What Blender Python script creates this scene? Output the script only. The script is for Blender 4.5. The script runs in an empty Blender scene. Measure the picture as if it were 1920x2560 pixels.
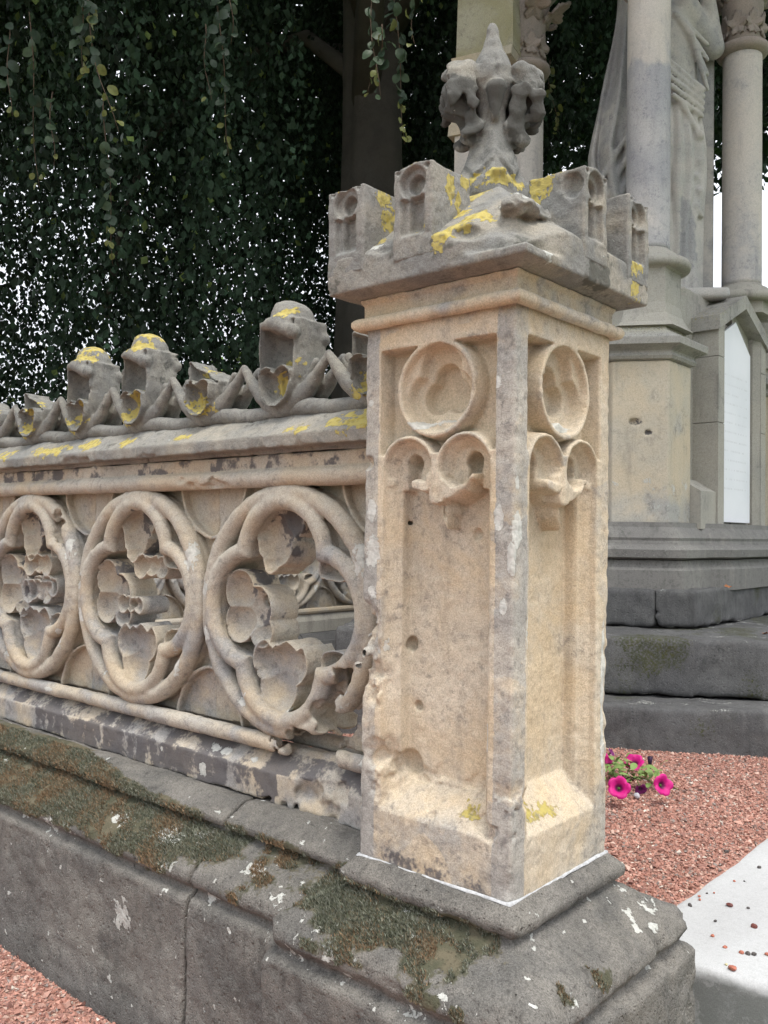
import bpy, math, random
import numpy as np
from mathutils import Vector, Matrix
rad = math.radians
S = bpy.context.scene
COL = S.collection

# ------------------------------------------------------------------ camera, light
cam_d = bpy.data.cameras.new('camera'); cam = bpy.data.objects.new('camera', cam_d); COL.objects.link(cam)
CP = (0.81565, -1.26597, 0.61272)
r_ = Vector((0.75392777, 0.65681732, 0.01356187)); u_ = Vector((0.00489625, -0.02626065, 0.99964314)); f_ = Vector((-0.65693907, 0.75359232, 0.02301457))
M = Matrix((r_, u_, -f_)).transposed().to_4x4(); M.translation = Vector(CP)
cam.matrix_world = M
cam_d.sensor_fit = 'VERTICAL'; cam_d.sensor_height = 24.0; cam_d.lens = 2230.27 / 2560 * 24.0
cam_d.clip_start = 0.05; cam_d.clip_end = 3000
S.camera = cam
S.view_settings.view_transform = 'Standard'; S.view_settings.look = 'None'
S.view_settings.exposure = 1.05; S.view_settings.gamma = 1; S.view_settings.use_curve_mapping = False
S.cycles.use_adaptive_sampling = True; S.cycles.adaptive_threshold = 0.03; S.cycles.use_denoising = True
S.cycles.max_bounces = 6; S.cycles.diffuse_bounces = 2; S.cycles.glossy_bounces = 2; S.cycles.transmission_bounces = 4
W_ = bpy.data.worlds.new("World"); S.world = W_; W_.use_nodes = True
nt = W_.node_tree; nt.nodes.clear()
SUN_EL, SUN_AZ = 68.0, 118.0      # azimuth: compass angle the light comes from (x = sin, y = cos)
sky = nt.nodes.new('ShaderNodeTexSky'); sky.sky_type = 'NISHITA'; sky.sun_disc = False
sky.sun_elevation = rad(SUN_EL); sky.sun_rotation = rad(SUN_AZ); sky.air_density = 1.0; sky.dust_density = 4.0; sky.ozone_density = 0.6
mixw = nt.nodes.new('ShaderNodeMix'); mixw.data_type = 'RGBA'; mixw.inputs[0].default_value = 0.82
mixw.inputs[7].default_value = (9.2, 9.5, 10.0, 1)
bgw = nt.nodes.new('ShaderNodeBackground'); bgw.inputs[1].default_value = 0.070
ow = nt.nodes.new('ShaderNodeOutputWorld')
tcw = nt.nodes.new('ShaderNodeTexCoord'); spw = nt.nodes.new('ShaderNodeSeparateXYZ'); mrw = nt.nodes.new('ShaderNodeMapRange')
for i_, v_ in ((1, 0.0), (2, 1.0), (3, 0.78), (4, 2.0)): mrw.inputs[i_].default_value = v_      # overcast sky: brighter overhead than at the horizon
scw = nt.nodes.new('ShaderNodeVectorMath'); scw.operation = 'SCALE'
nt.links.new(tcw.outputs['Generated'], spw.inputs[0]); nt.links.new(spw.outputs[2], mrw.inputs[0]); nt.links.new(mrw.outputs[0], scw.inputs['Scale'])
nt.links.new(sky.outputs[0], mixw.inputs[6]); nt.links.new(mixw.outputs[2], scw.inputs[0]); nt.links.new(scw.outputs[0], bgw.inputs[0]); nt.links.new(bgw.outputs[0], ow.inputs[0])
sun_d = bpy.data.lights.new('sun', 'SUN'); sun_d.energy = 1.5; sun_d.angle = rad(24); sun_d.color = (1.0, 0.95, 0.87)
sun = bpy.data.objects.new('sun', sun_d); COL.objects.link(sun)
sd = Vector((math.sin(rad(SUN_AZ)) * math.cos(rad(SUN_EL)), math.cos(rad(SUN_AZ)) * math.cos(rad(SUN_EL)), math.sin(rad(SUN_EL))))
sun.rotation_euler = sd.to_track_quat('Z', 'Y').to_euler(); sun.location = (3, -3, 6)

# ------------------------------------------------------------------ numpy helpers
F4 = np.float32
def sstep(a, b, x):
    t = np.clip((x - a) / (b - a), 0, 1); return t * t * (3 - 2 * t)
def gnoise(axes, scale, seed, stretch=(1, 1, 1), octaves=1):
    """smooth value noise on a regular grid, -1..1"""
    tot = None
    for o in range(octaves):
        rng = np.random.default_rng(seed + 77 * o); sc = scale / 2 ** o
        idx = []; tt = []; n = []
        for a, st in zip(axes, stretch):
            g = (a - a[0]) / (sc * st); i = np.floor(g).astype(int); t = (g - i); t = t * t * (3 - 2 * t)
            idx.append(i); tt.append(t.astype(F4)); n.append(i.max() + 2)
        A = rng.random(n, dtype=F4) * 2 - 1
        for ax in range(len(n)):
            sh = [1] * len(n); sh[ax] = -1; t = tt[ax].reshape(sh)
            A = np.take(A, idx[ax], ax) * (1 - t) + np.take(A, idx[ax] + 1, ax) * t
        A *= 0.5 ** o
        tot = A if tot is None else tot + A
    return tot
_R = np.array([[.80, .36, -.48], [-.60, .48, -.64], [0, .80, .60]])
def pnoise(P, scale, seed=0):
    """two octaves of value noise at points (n,3), lattices turned against each other"""
    return .78 * pnoise1(P @ _R, scale, seed) + .42 * pnoise1(P @ _R.T + 3.3, scale * .43, seed + 500)
def pnoise1(P, scale, seed=0):
    G = 61
    rng = np.random.default_rng(seed); L = rng.random((G, G, G), dtype=F4) * 2 - 1
    q = P / scale + 1000.37; i = np.floor(q).astype(int); t = q - i; t = t * t * (3 - 2 * t)
    out = 0
    for dx in (0, 1):
        for dy in (0, 1):
            for dz in (0, 1):
                w = (t[:, 0] if dx else 1 - t[:, 0]) * (t[:, 1] if dy else 1 - t[:, 1]) * (t[:, 2] if dz else 1 - t[:, 2])
                out = out + w * L[(i[:, 0] + dx) % G, (i[:, 1] + dy) % G, (i[:, 2] + dz) % G]
    return out
def surface_nets(F, org, h):
    Sg = F < 0
    n = F.shape
    c = np.zeros((n[0] - 1, n[1] - 1, n[2] - 1), np.int8)
    for a in (0, 1):
        for b in (0, 1):
            for d in (0, 1):
                c += Sg[a:n[0] - 1 + a, b:n[1] - 1 + b, d:n[2] - 1 + d]
    act = (c > 0) & (c < 8)
    I, J, K = np.nonzero(act)
    idx = np.full(c.shape, -1, np.int32); idx[I, J, K] = np.arange(len(I))
    pos = np.zeros((len(I), 3), F4); cnt = np.zeros(len(I), F4)
    cor = [(a, b, d) for a in (0, 1) for b in (0, 1) for d in (0, 1)]
    for p0 in cor:
        for ax in range(3):
            if p0[ax]: continue
            p1 = list(p0); p1[ax] = 1
            f0 = F[I + p0[0], J + p0[1], K + p0[2]]; f1 = F[I + p1[0], J + p1[1], K + p1[2]]
            m = (f0 < 0) != (f1 < 0)
            t = np.where(m, f0 / np.where(m, f0 - f1, 1), 0)
            q = np.empty((len(I), 3), F4); q[:] = p0; q[:, ax] += t
            pos += np.where(m[:, None], q, 0); cnt += m
    pos = pos / cnt[:, None] + np.stack([I, J, K], 1)
    V = pos * h + np.array(org, F4)
    quads = []
    for ax in range(3):
        b, d = (ax + 1) % 3, (ax + 2) % 3
        s0 = np.take(Sg, range(0, n[ax] - 1), ax); s1 = np.take(Sg, range(1, n[ax]), ax)
        m = s0 != s1
        E = np.stack(np.nonzero(m), 1)
        ok = (E[:, b] > 0) & (E[:, d] > 0) & (E[:, b] < n[b] - 1) & (E[:, d] < n[d] - 1)
        E = E[ok]
        inside0 = s0[tuple(E.T)]
        def cell(ob, od):
            q = E.copy(); q[:, b] += ob; q[:, d] += od
            return idx[q[:, 0], q[:, 1], q[:, 2]]
        Q = np.stack([cell(-1, -1), cell(0, -1), cell(0, 0), cell(-1, 0)], 1)
        Q = np.where(inside0[:, None], Q, Q[:, ::-1])
        quads.append(Q)
    return V.astype(F4), np.concatenate(quads).astype(np.int32)
def np_mesh(name, V, Q, attrs=None, smooth=True, col=None, mat=None):
    me = bpy.data.meshes.new(name)
    k = Q.shape[1]
    me.vertices.add(len(V)); me.vertices.foreach_set('co', np.ascontiguousarray(V, F4).ravel())
    me.loops.add(Q.size); me.loops.foreach_set('vertex_index', np.ascontiguousarray(Q, np.int32).ravel())
    me.polygons.add(len(Q)); me.polygons.foreach_set('loop_start', np.arange(0, Q.size, k, dtype=np.int32))
    me.update(calc_edges=True)
    me.polygons.foreach_set('use_smooth', np.full(len(Q), smooth))
    for an, av in (attrs or {}).items():
        a = me.attributes.new(an, 'FLOAT', 'POINT'); a.data.foreach_set('value', np.ascontiguousarray(av, F4))
    if col is not None:
        a = me.color_attributes.new('tint', 'FLOAT_COLOR', 'POINT')
        c4 = np.ones((len(V), 4), F4); c4[:, :3] = col; a.data.foreach_set('color', c4.ravel())
    if mat: me.materials.append(mat)
    return me
def link(name, me, parent=None, loc=None, rot=None, **props):
    o = bpy.data.objects.new(name, me); COL.objects.link(o)
    if parent is not None: o.parent = parent
    if loc is not None: o.location = loc
    if rot is not None: o.rotation_euler = rot
    for k, v in props.items(): o[k] = v
    return o
def thing(name, label, cat, loc=(0, 0, 0), rz=0, group=None):
    o = bpy.data.objects.new(name, None); COL.objects.link(o); o.empty_display_size = 0.1
    o.location = loc; o.rotation_euler = (0, 0, rz); o['label'] = label; o['category'] = cat
    if group: o['group'] = group
    return o
class Grid:
    def __init__(s, lo, hi, h):
        s.h = h; s.lo = np.array(lo, float)
        s.ax = [np.arange(lo[i], hi[i] + h, h).astype(F4) for i in range(3)]
        s.x = s.ax[0][:, None, None]; s.y = s.ax[1][None, :, None]; s.z = s.ax[2][None, None, :]
    def noise(s, scale, seed, stretch=(1, 1, 1), octaves=1): return gnoise(s.ax, scale, seed, stretch, octaves)
    def mesh(s, F): return surface_nets(np.ascontiguousarray(np.broadcast_to(F, tuple(len(a) for a in s.ax)), dtype=F4), s.lo, s.h)
def smin(a, b, k=0.01):
    hh = np.clip(0.5 + 0.5 * (b - a) / k, 0, 1); return b + (a - b) * hh - k * hh * (1 - hh)
def smax(a, b, k=0.01): return -smin(-a, -b, k)
def box(g, lo, hi, r=0.0):
    c = [(a + b) / 2 for a, b in zip(lo, hi)]; e = [(b - a) / 2 - r for a, b in zip(lo, hi)]
    qx, qy, qz = abs(g.x - c[0]) - e[0], abs(g.y - c[1]) - e[1], abs(g.z - c[2]) - e[2]
    return np.sqrt(np.maximum(qx, 0) ** 2 + np.maximum(qy, 0) ** 2 + np.maximum(qz, 0) ** 2) + np.minimum(np.maximum(np.maximum(qx, qy), qz), 0) - r
def ell(g, c, rr):
    k = np.sqrt(((g.x - c[0]) / rr[0]) ** 2 + ((g.y - c[1]) / rr[1]) ** 2 + ((g.z - c[2]) / rr[2]) ** 2)
    return (k - 1) * min(rr)
def cap_(g, a, b, ra, rb=None):
    rb = ra if rb is None else rb
    a = np.array(a, F4); b = np.array(b, F4); d = b - a; L2 = float(d @ d)
    t = np.clip(((g.x - a[0]) * d[0] + (g.y - a[1]) * d[1] + (g.z - a[2]) * d[2]) / L2, 0, 1)
    return np.sqrt((g.x - a[0] - t * d[0]) ** 2 + (g.y - a[1] - t * d[1]) ** 2 + (g.z - a[2] - t * d[2]) ** 2) - (ra + (rb - ra) * t)
def spots(P, lst, nz=0.45, scale=0.02, seed=5, gain=1.2):
    """mask from (x,y,z,r[,rz]) blobs with ragged outlines"""
    m = np.full(len(P), -1.0)
    n = pnoise(P, scale, seed) * nz + pnoise(P, scale * 0.45, seed + 1) * nz * 0.6
    for s in lst:
        q = P - np.array(s[:3]); q = q / np.array([s[3], s[3], s[4] if len(s) > 4 else s[3]])
        m = np.maximum(m, .82 - np.sqrt((q ** 2).sum(1)))
    return np.clip(0.5 + m * gain + n, 0, 1) * (m > -0.6)

# ------------------------------------------------------------------ materials
def nodes(name):
    m = bpy.data.materials.new(name); m.use_nodes = True; t = m.node_tree
    b = t.nodes['Principled BSDF']; return m, t, b
class NB:
    def __init__(s, t): s.t = t
    def n(s, typ, **kw):
        nd = s.t.nodes.new(typ)
        for k, v in kw.items(): setattr(nd, k, v)
        return nd
    def l(s, a, b): s.t.links.new(a, b)
    def coord(s): return s.n('ShaderNodeTexCoord').outputs['Object']
    def noise(s, scale, det=4, rough=0.6, vec=None, dist=0):
        nd = s.n('ShaderNodeTexNoise'); nd.inputs['Scale'].default_value = scale; nd.inputs['Detail'].default_value = det
        nd.inputs['Roughness'].default_value = rough; nd.inputs['Distortion'].default_value = dist
        if vec is not None: s.l(vec, nd.inputs['Vector'])
        return nd.outputs['Fac']
    def voro(s, scale, vec=None, out='Distance', rnd=1.0, feat='F1'):
        nd = s.n('ShaderNodeTexVoronoi', feature=feat); nd.inputs['Scale'].default_value = scale; nd.inputs['Randomness'].default_value = rnd
        if vec is not None: s.l(vec, nd.inputs['Vector'])
        return nd.outputs[out]
    def ramp(s, x, lo, hi, a=0.0, b=1.0):
        nd = s.n('ShaderNodeMapRange'); nd.interpolation_type = 'SMOOTHSTEP'
        for i, v in ((1, lo), (2, hi), (3, a), (4, b)): nd.inputs[i].default_value = v
        s.l(x, nd.inputs[0]); return nd.outputs[0]
    def mth(s, op, a, b=None):
        nd = s.n('ShaderNodeMath', operation=op)
        for i, v in ((0, a), (1, b)):
            if v is None: continue
            if isinstance(v, (int, float)): nd.inputs[i].default_value = v
            else: s.l(v, nd.inputs[i])
        return nd.outputs[0]
    def mix(s, fac, a, b, mode='MIX'):
        nd = s.n('ShaderNodeMix', data_type='RGBA', blend_type=mode)
        for i, v in ((0, fac), (6, a), (7, b)):
            if isinstance(v, tuple): nd.inputs[i].default_value = (*v, 1)
            elif isinstance(v, (int, float)): nd.inputs[i].default_value = v
            else: s.l(v, nd.inputs[i])
        return nd.outputs[2]
    def attr(s, name):
        return s.n('ShaderNodeAttribute', attribute_name=name).outputs['Fac']
    def bump(s, hgt, st, dist, prev=None):
        nd = s.n('ShaderNodeBump'); nd.inputs['Strength'].default_value = st; nd.inputs['Distance'].default_value = dist
        s.l(hgt, nd.inputs['Height'])
        if prev is not None: s.l(prev, nd.inputs['Normal'])
        return nd.outputs[0]
def stone_mat(name, c1, c2, c3, dark=(.055, .052, .055), streak=.0, grain=.24, yellow=(.38, .295, .055), pits=0.0, bump=.0016, moss=None, pc=1.0):
    m, t, b = nodes(name); N = NB(t); co = N.coord()
    n1 = N.noise(5.5 * pc, 5, .62, co, .4); n2 = N.noise(22 * pc, 5, .65, co); n3 = N.noise(380, 3, .7, co); n4 = N.noise(95, 4, .7, co)
    c = N.mix(N.ramp(n1, .36, .64), c1, c2)
    gp = N.mth('ADD', N.attr('grey'), N.mth('MULTIPLY', N.mth('SUBTRACT', n2, .5), .9))
    c = N.mix(N.ramp(gp, .25, .75), c, c3)
    big = N.noise(2.6 * pc, 3, .55, co, .6)
    c = N.mix(N.mth('MULTIPLY', N.ramp(big, .42, .68), .45), c, tuple(min(.72, x * 1.22 + .03) for x in c2))
    grime = N.mth('MULTIPLY', N.ramp(N.noise(42 * pc, 6, .78, co, .3), .50, .66), N.ramp(N.mth('ADD', n1, N.mth('MULTIPLY', N.attr('grey'), .35)), .42, .72))
    c = N.mix(N.mth('MULTIPLY', grime, .50), c, tuple(x * 1.6 for x in dark))
    c = N.mix(N.mth('MULTIPLY', N.ramp(n4, .5, .75), .30), c, dark)
    c = N.mix(N.mth('MULTIPLY', N.ramp(n2, .62, .8), .3), c, (min(1, c1[0] * 1.35), min(1, c1[1] * 1.35), min(1, c1[2] * 1.4)))
    sp = N.ramp(n3, .3, .7, 1 - grain, 1 + grain * .8)
    c = N.mix(1.0, c, sp, 'MULTIPLY')
    if streak:
        mp = N.n('ShaderNodeMapping'); mp.inputs['Scale'].default_value = (1, 1, .16); N.l(co, mp.inputs[0])
        st_ = N.noise(26 * pc, 5, .65, mp.outputs[0], .2)
        c = N.mix(N.mth('MULTIPLY', N.ramp(st_, .52, .72), streak), c, tuple(x * 1.3 for x in dark))
        c = N.mix(N.mth('MULTIPLY', N.ramp(st_, .44, .30), streak * .5), c, tuple(min(.8, x * 1.3) for x in c1))
    edge = N.mth('MULTIPLY', N.mth('SUBTRACT', n4, .5), .9)
    dk = N.ramp(N.mth('ADD', N.attr('dark'), edge), .38, .62)
    c = N.mix(N.mth('MULTIPLY', dk, .88), c, N.mix(n4, dark, tuple(x * 2.2 for x in dark)))
    fine = N.mth('MULTIPLY', N.mth('SUBTRACT', N.noise(160, 4, .7, co), .5), .8)
    if moss:
        mo = N.ramp(N.mth('ADD', N.attr('moss'), edge), .4, .6)
        c = N.mix(mo, c, N.mix(N.ramp(N.noise(16, 3, .6, co), .4, .6), moss[0], moss[1]))
    ly = N.ramp(N.mth('ADD', N.mth('MULTIPLY', N.attr('yellow'), .93), N.mth('ADD', edge, fine)), .5, .66)
    yc = N.mix(N.ramp(N.noise(60, 4, .7, co), .35, .65), yellow, (yellow[0] * .62, yellow[1] * .72, yellow[2] + .05))
    vr = N.voro(85, co); yc = N.mix(N.ramp(vr, .25, .6), yc, (yellow[0] * 1.12, yellow[1] * 1.2, yellow[2] + .06)); yc = N.mix(N.mth('MULTIPLY', N.ramp(n4, .56, .7), .6), yc, (.22, .21, .17))
    c = N.mix(ly, c, yc)
    lw = N.ramp(N.mth('ADD', N.mth('MULTIPLY', N.attr('white'), .86), N.mth('ADD', edge, fine)), .5, .62)
    c = N.mix(N.mth('MULTIPLY', lw, .82), c, N.mix(N.ramp(n4, .3, .7), (.64, .64, .60), (.42, .43, .40)))
    N.l(c, b.inputs['Base Color'])
    b.inputs['Roughness'].default_value = .93; b.inputs['Specular IOR Level'].default_value = .25
    bm = N.bump(n3, .5, bump * .6); bm = N.bump(n4, .6, bump * 1.6, bm); bm = N.bump(n2, .35, bump * 3, bm)
    if pits:
        v = N.voro(120, co); pv = N.ramp(v, .0, .35); bm = N.bump(pv, .8, pits, bm)
        v2 = N.voro(48, co); pv2 = N.ramp(v2, .05, .3); bm = N.bump(pv2, .6, pits * 1.5, bm)
    bm = N.bump(N.mth('MULTIPLY', N.mth('ADD', ly, lw), N.mth('ADD', .6, N.mth('MULTIPLY', fine, 1.2))), .8, .0016, bm)
    N.l(bm, b.inputs['Normal'])
    return m
def plain_mat(name, c, rough=.8, var=.25, scale=30, bump=0.001, c2=None, spec=.3, trans=0):
    m, t, b = nodes(name); N = NB(t); co = N.coord()
    n = N.noise(scale, 4, .6, co)
    c2 = c2 or tuple(x * (1 - var) for x in c)
    N.l(N.mix(N.ramp(n, .3, .7), c, c2), b.inputs['Base Color'])
    b.inputs['Roughness'].default_value = rough; b.inputs['Specular IOR Level'].default_value = spec
    if bump: N.l(N.bump(n, .6, bump), b.inputs['Normal'])
    return m
def tint_mat(name, rough=.8, trans=0.0, spec=.3, bump=0):
    m, t, b = nodes(name); N = NB(t)
    a = N.n('ShaderNodeVertexColor', layer_name='tint')
    N.l(a.outputs[0], b.inputs['Base Color']); b.inputs['Roughness'].default_value = rough; b.inputs['Specular IOR Level'].default_value = spec
    if bump: N.l(N.bump(N.noise(400, 3, .6, N.coord()), .6, bump), b.inputs['Normal'])
    if trans:
        tr = N.n('ShaderNodeBsdfTranslucent'); N.l(a.outputs[0], tr.inputs[0]); mx = N.n('ShaderNodeMixShader'); mx.inputs[0].default_value = trans
        N.l(b.outputs[0], mx.inputs[1]); N.l(tr.outputs[0], mx.inputs[2]); N.l(mx.outputs[0], t.nodes['Material Output'].inputs[0])
    return m
SAND = stone_mat('sandstone', (.52, .415, .28), (.49, .43, .34), (.33, .32, .295), streak=.25)
TRAC = stone_mat('sandstone tracery', (.45, .375, .275), (.39, .36, .305), (.29, .285, .275))
CAPM = stone_mat('weathered grey stone', (.31, .285, .235), (.235, .225, .20), (.20, .20, .19), dark=(.055, .055, .048), bump=.0022)
CREST = stone_mat('weathered crest stone', (.27, .255, .215), (.21, .205, .185), (.17, .17, .16), dark=(.04, .04, .037), bump=.002)
BASALT = stone_mat('dark basalt', (.185, .174, .155), (.138, .131, .120), (.11, .107, .10), dark=(.036, .035, .032), grain=.4, streak=.45, pits=.0026, bump=.0026, moss=((.07, .07, .045), (.12, .105, .07)))
MONU = stone_mat('monument sandstone', (.52, .44, .32), (.46, .42, .34), (.36, .355, .33), pc=.5, streak=.3)
MONG = stone_mat('monument grey stone', (.38, .36, .31), (.33, .32, .285), (.29, .285, .27), pc=.5, streak=.4)
COLM = stone_mat('column stone', (.58, .53, .48), (.52, .49, .46), (.36, .36, .38), dark=(.12, .12, .135), pc=.5, streak=.3)
STAT = stone_mat('statue stone', (.52, .49, .45), (.42, .41, .39), (.29, .29, .295), dark=(.12, .12, .13), pc=.7)
DARKST = stone_mat('step basalt', (.125, .125, .122), (.10, .10, .10), (.09, .09, .092), dark=(.035, .035, .035), streak=.45, grain=.4, pits=.0015, moss=((.06, .062, .025), (.05, .055, .03)))

ATT = ('grey', 'dark', 'yellow', 'white', 'moss')
def sdf_part(name, g, F, mat, parent, origin, masks=None, loc=None, **props):
    V, Q = g.mesh(F)
    P = V.astype(float)
    at = masks(P) if masks else {}
    at = {k: np.broadcast_to(at.get(k, 0.0), (len(P),)) for k in ATT}
    me = np_mesh(name, V - np.array(origin, F4), Q, at, True, None, mat)
    return link(name, me, parent, loc, **props)
def edgewear(P, scale=.05, seed=3): return pnoise(P, scale, seed)

# ================================================================== THE SETTING
GZ = -0.53          # outer ground
GI = -0.30          # raised gravel bed inside the fence
def quad_mesh(name, pts, mat, parent=None, **props):
    me = np_mesh(name, np.array(pts, F4), np.array([[0, 1, 2, 3]], np.int32), None, False, None, mat)
    return link(name, me, parent, **props)
def grass_mat():
    m, t, b = nodes('lawn'); N = NB(t); co = N.coord()
    N.l(N.mix(N.ramp(N.noise(.8, 6, .7, co), .35, .65), (.045, .085, .02), (.08, .11, .03)), b.inputs['Base Color']); b.inputs['Roughness'].default_value = .95
    return m
GRM, t_, b_ = nodes('red gravel bed'); N = NB(t_); co = N.coord()
vc = N.voro(95, co, 'Color'); vd = N.voro(95, co)
sep = N.n('ShaderNodeSeparateColor'); N.l(vc, sep.inputs[0])
gc = N.mix(sep.outputs[0], (.36, .18, .135), (.26, .135, .105)); gc = N.mix(N.ramp(sep.outputs[1], .82, .95), gc, (.46, .34, .27))
N.l(gc, b_.inputs['Base Color']); b_.inputs['Roughness'].default_value = .9
N.l(N.bump(vd, 1.0, .006), b_.inputs['Normal'])
quad_mesh('ground', [(-900, -900, GZ), (900, -900, GZ), (900, 900, GZ), (-900, 900, GZ)], grass_mat(), kind='structure')
quad_mesh('gravel_path', [(-9, -6, GZ + .004), (5, -6, GZ + .004), (5, .1, GZ + .004), (-9, .1, GZ + .004)], GRM, kind='structure')
# raised bed inside the fence
def prism(pts, z0, z1, bev=0.0):
    """closed prism of a polygon (ccw), optional bevelled top edge -> V, faces"""
    n = len(pts); P = np.array(pts, float)
    rings = [(P, z0)]
    if bev > 0:
        c = P.mean(0); rings += [(P, z1 - bev), (inset(P, bev), z1)]
    else: rings += [(P, z1)]
    V = []; Fc = []
    for p, z in rings: V += [(x, y, z) for x, y in p]
    for k in range(len(rings) - 1):
        for i in range(n):
            j = (i + 1) % n; Fc.append((k * n + i, k * n + j, (k + 1) * n + j, (k + 1) * n + i))
    Fc.append(tuple(range(n - 1, -1, -1))); Fc.append(tuple((len(rings) - 1) * n + i for i in range(n)))
    return V, Fc
def inset(P, d):
    n = len(P); out = []
    for i in range(n):
        a, b, c = P[i - 1], P[i], P[(i + 1) % n]
        e1 = (b - a) / np.linalg.norm(b - a); e2 = (c - b) / np.linalg.norm(c - b)
        n1 = np.array([-e1[1], e1[0]]); n2 = np.array([-e2[1], e2[0]])
        k = 1 + n1 @ n2; out.append(b + (n1 + n2) / max(k, .2) * d)
    return np.array(out)
def poly_obj(name, V, Fc, mat, parent=None, smooth=False, attrs=None, **props):
    me = bpy.data.meshes.new(name); me.from_pydata([tuple(map(float, v)) for v in V], [], Fc); me.materials.append(mat)
    if smooth: me.polygons.foreach_set('use_smooth', [True] * len(me.polygons))
    for an, av in (attrs or {}).items():
        a = me.attributes.new(an, 'FLOAT', 'POINT'); a.data.foreach_set('value', np.ascontiguousarray(av, F4))
    me.update(); return link(name, me, parent, **props)
V, Fc = prism([(-3.2, .26), (-.07, .26), (-.07, 6.0), (-3.2, 6.0)], GZ + .001, GI)
poly_obj('gravel_bed', V, Fc, GRM, kind='structure')

# gravel stones, real geometry
def gravel(name, regions, zf, n, smin_, smax_, seed, keep=None):
    rng = np.random.default_rng(seed)
    P = []
    for (x0, y0, x1, y1), k in zip(regions, n):
        P.append(np.stack([rng.uniform(x0, x1, k), rng.uniform(y0, y1, k)], 1))
    P = np.concatenate(P)
    if keep is not None: P = P[keep(P[:, 0], P[:, 1])]
    k = len(P); s = rng.uniform(smin_, smax_, k) * np.where(rng.random(k) < .06, 1.6, 1)
    base = np.array([(1, 0, 0), (0, 1, 0), (-1, 0, 0), (0, -1, 0), (0, 0, 1), (0, 0, -1)], float)
    Vt = base[None] * rng.uniform(.6, 1.3, (k, 6, 1)) + rng.normal(0, .22, (k, 6, 3))
    Vt *= np.stack([np.ones(k), rng.uniform(.6, 1, k), rng.uniform(.45, .8, k)], 1)[:, None]
    a = rng.uniform(0, 6.28, k); ti = rng.normal(0, .4, k)
    ca, sa = np.cos(a), np.sin(a)
    x, y, z = Vt[..., 0].copy(), Vt[..., 1].copy(), Vt[..., 2].copy()
    z2 = z * np.cos(ti)[:, None] + x * np.sin(ti)[:, None]; x2 = x * np.cos(ti)[:, None] - z * np.sin(ti)[:, None]
    X = (x2 * ca[:, None] - y * sa[:, None]) * s[:, None]; Y = (x2 * sa[:, None] + y * ca[:, None]) * s[:, None]; Z = z2 * s[:, None]
    zz = zf + rng.uniform(-.2, .75, k) * s
    VV = np.stack([X + P[:, :1], Y + P[:, 1:], Z + zz[:, None]], 2).reshape(-1, 3)
    fb = np.array([(0, 1, 4), (1, 2, 4), (2, 3, 4), (3, 0, 4), (1, 0, 5), (2, 1, 5), (3, 2, 5), (0, 3, 5)], np.int32)
    Q = (fb[None] + (np.arange(k) * 6)[:, None, None]).reshape(-1, 3)
    pal = np.array([(.40, .21, .165), (.35, .18, .14), (.27, .145, .12), (.44, .26, .21), (.21, .14, .12), (.50, .35, .29), (.27, .23, .21), (.60, .54, .47)])
    pi = rng.choice(len(pal), k, p=[.26, .22, .16, .14, .09, .07, .045, .015])
    c = pal[pi] * rng.uniform(.8, 1.2, (k, 1)); c = np.repeat(c, 6, 0)
    me = np_mesh(name, VV, Q, None, False, c, GRAV)
    return link(name, me, None, kind='stuff', label='loose crushed red gravel', category='gravel')
GRAV = tint_mat('crushed red stone', .92, 0, .2)
def keep_in(x, y):      # inside bed, off the steps and off the paving slab
    return (x < -.095) & (y < 2.46 + .577 * (x + .72) + .06) & ~((x > -.5) & (y < .5) & (x > .13))
o = gravel('gravel', [(-1.5, .46, -.08, 2.75), (-3.1, .5, -1.5, 3.2)], GI, [72000, 9000], .0038, .0072, 11, keep_in)
gravel('gravel', [(-2.05, -.85, -.75, -.085)], GZ + .004, [24000], .0036, .0070, 12)

# ================================================================== THE PILLAR
W = .34
PIL = thing('stone_pillar', 'carved sandstone pillar with battlement cap and leafy finial at the near end of the fence', 'pillar', (-.17, .17, GZ))
PO = (-.17, .17, GZ)
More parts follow.
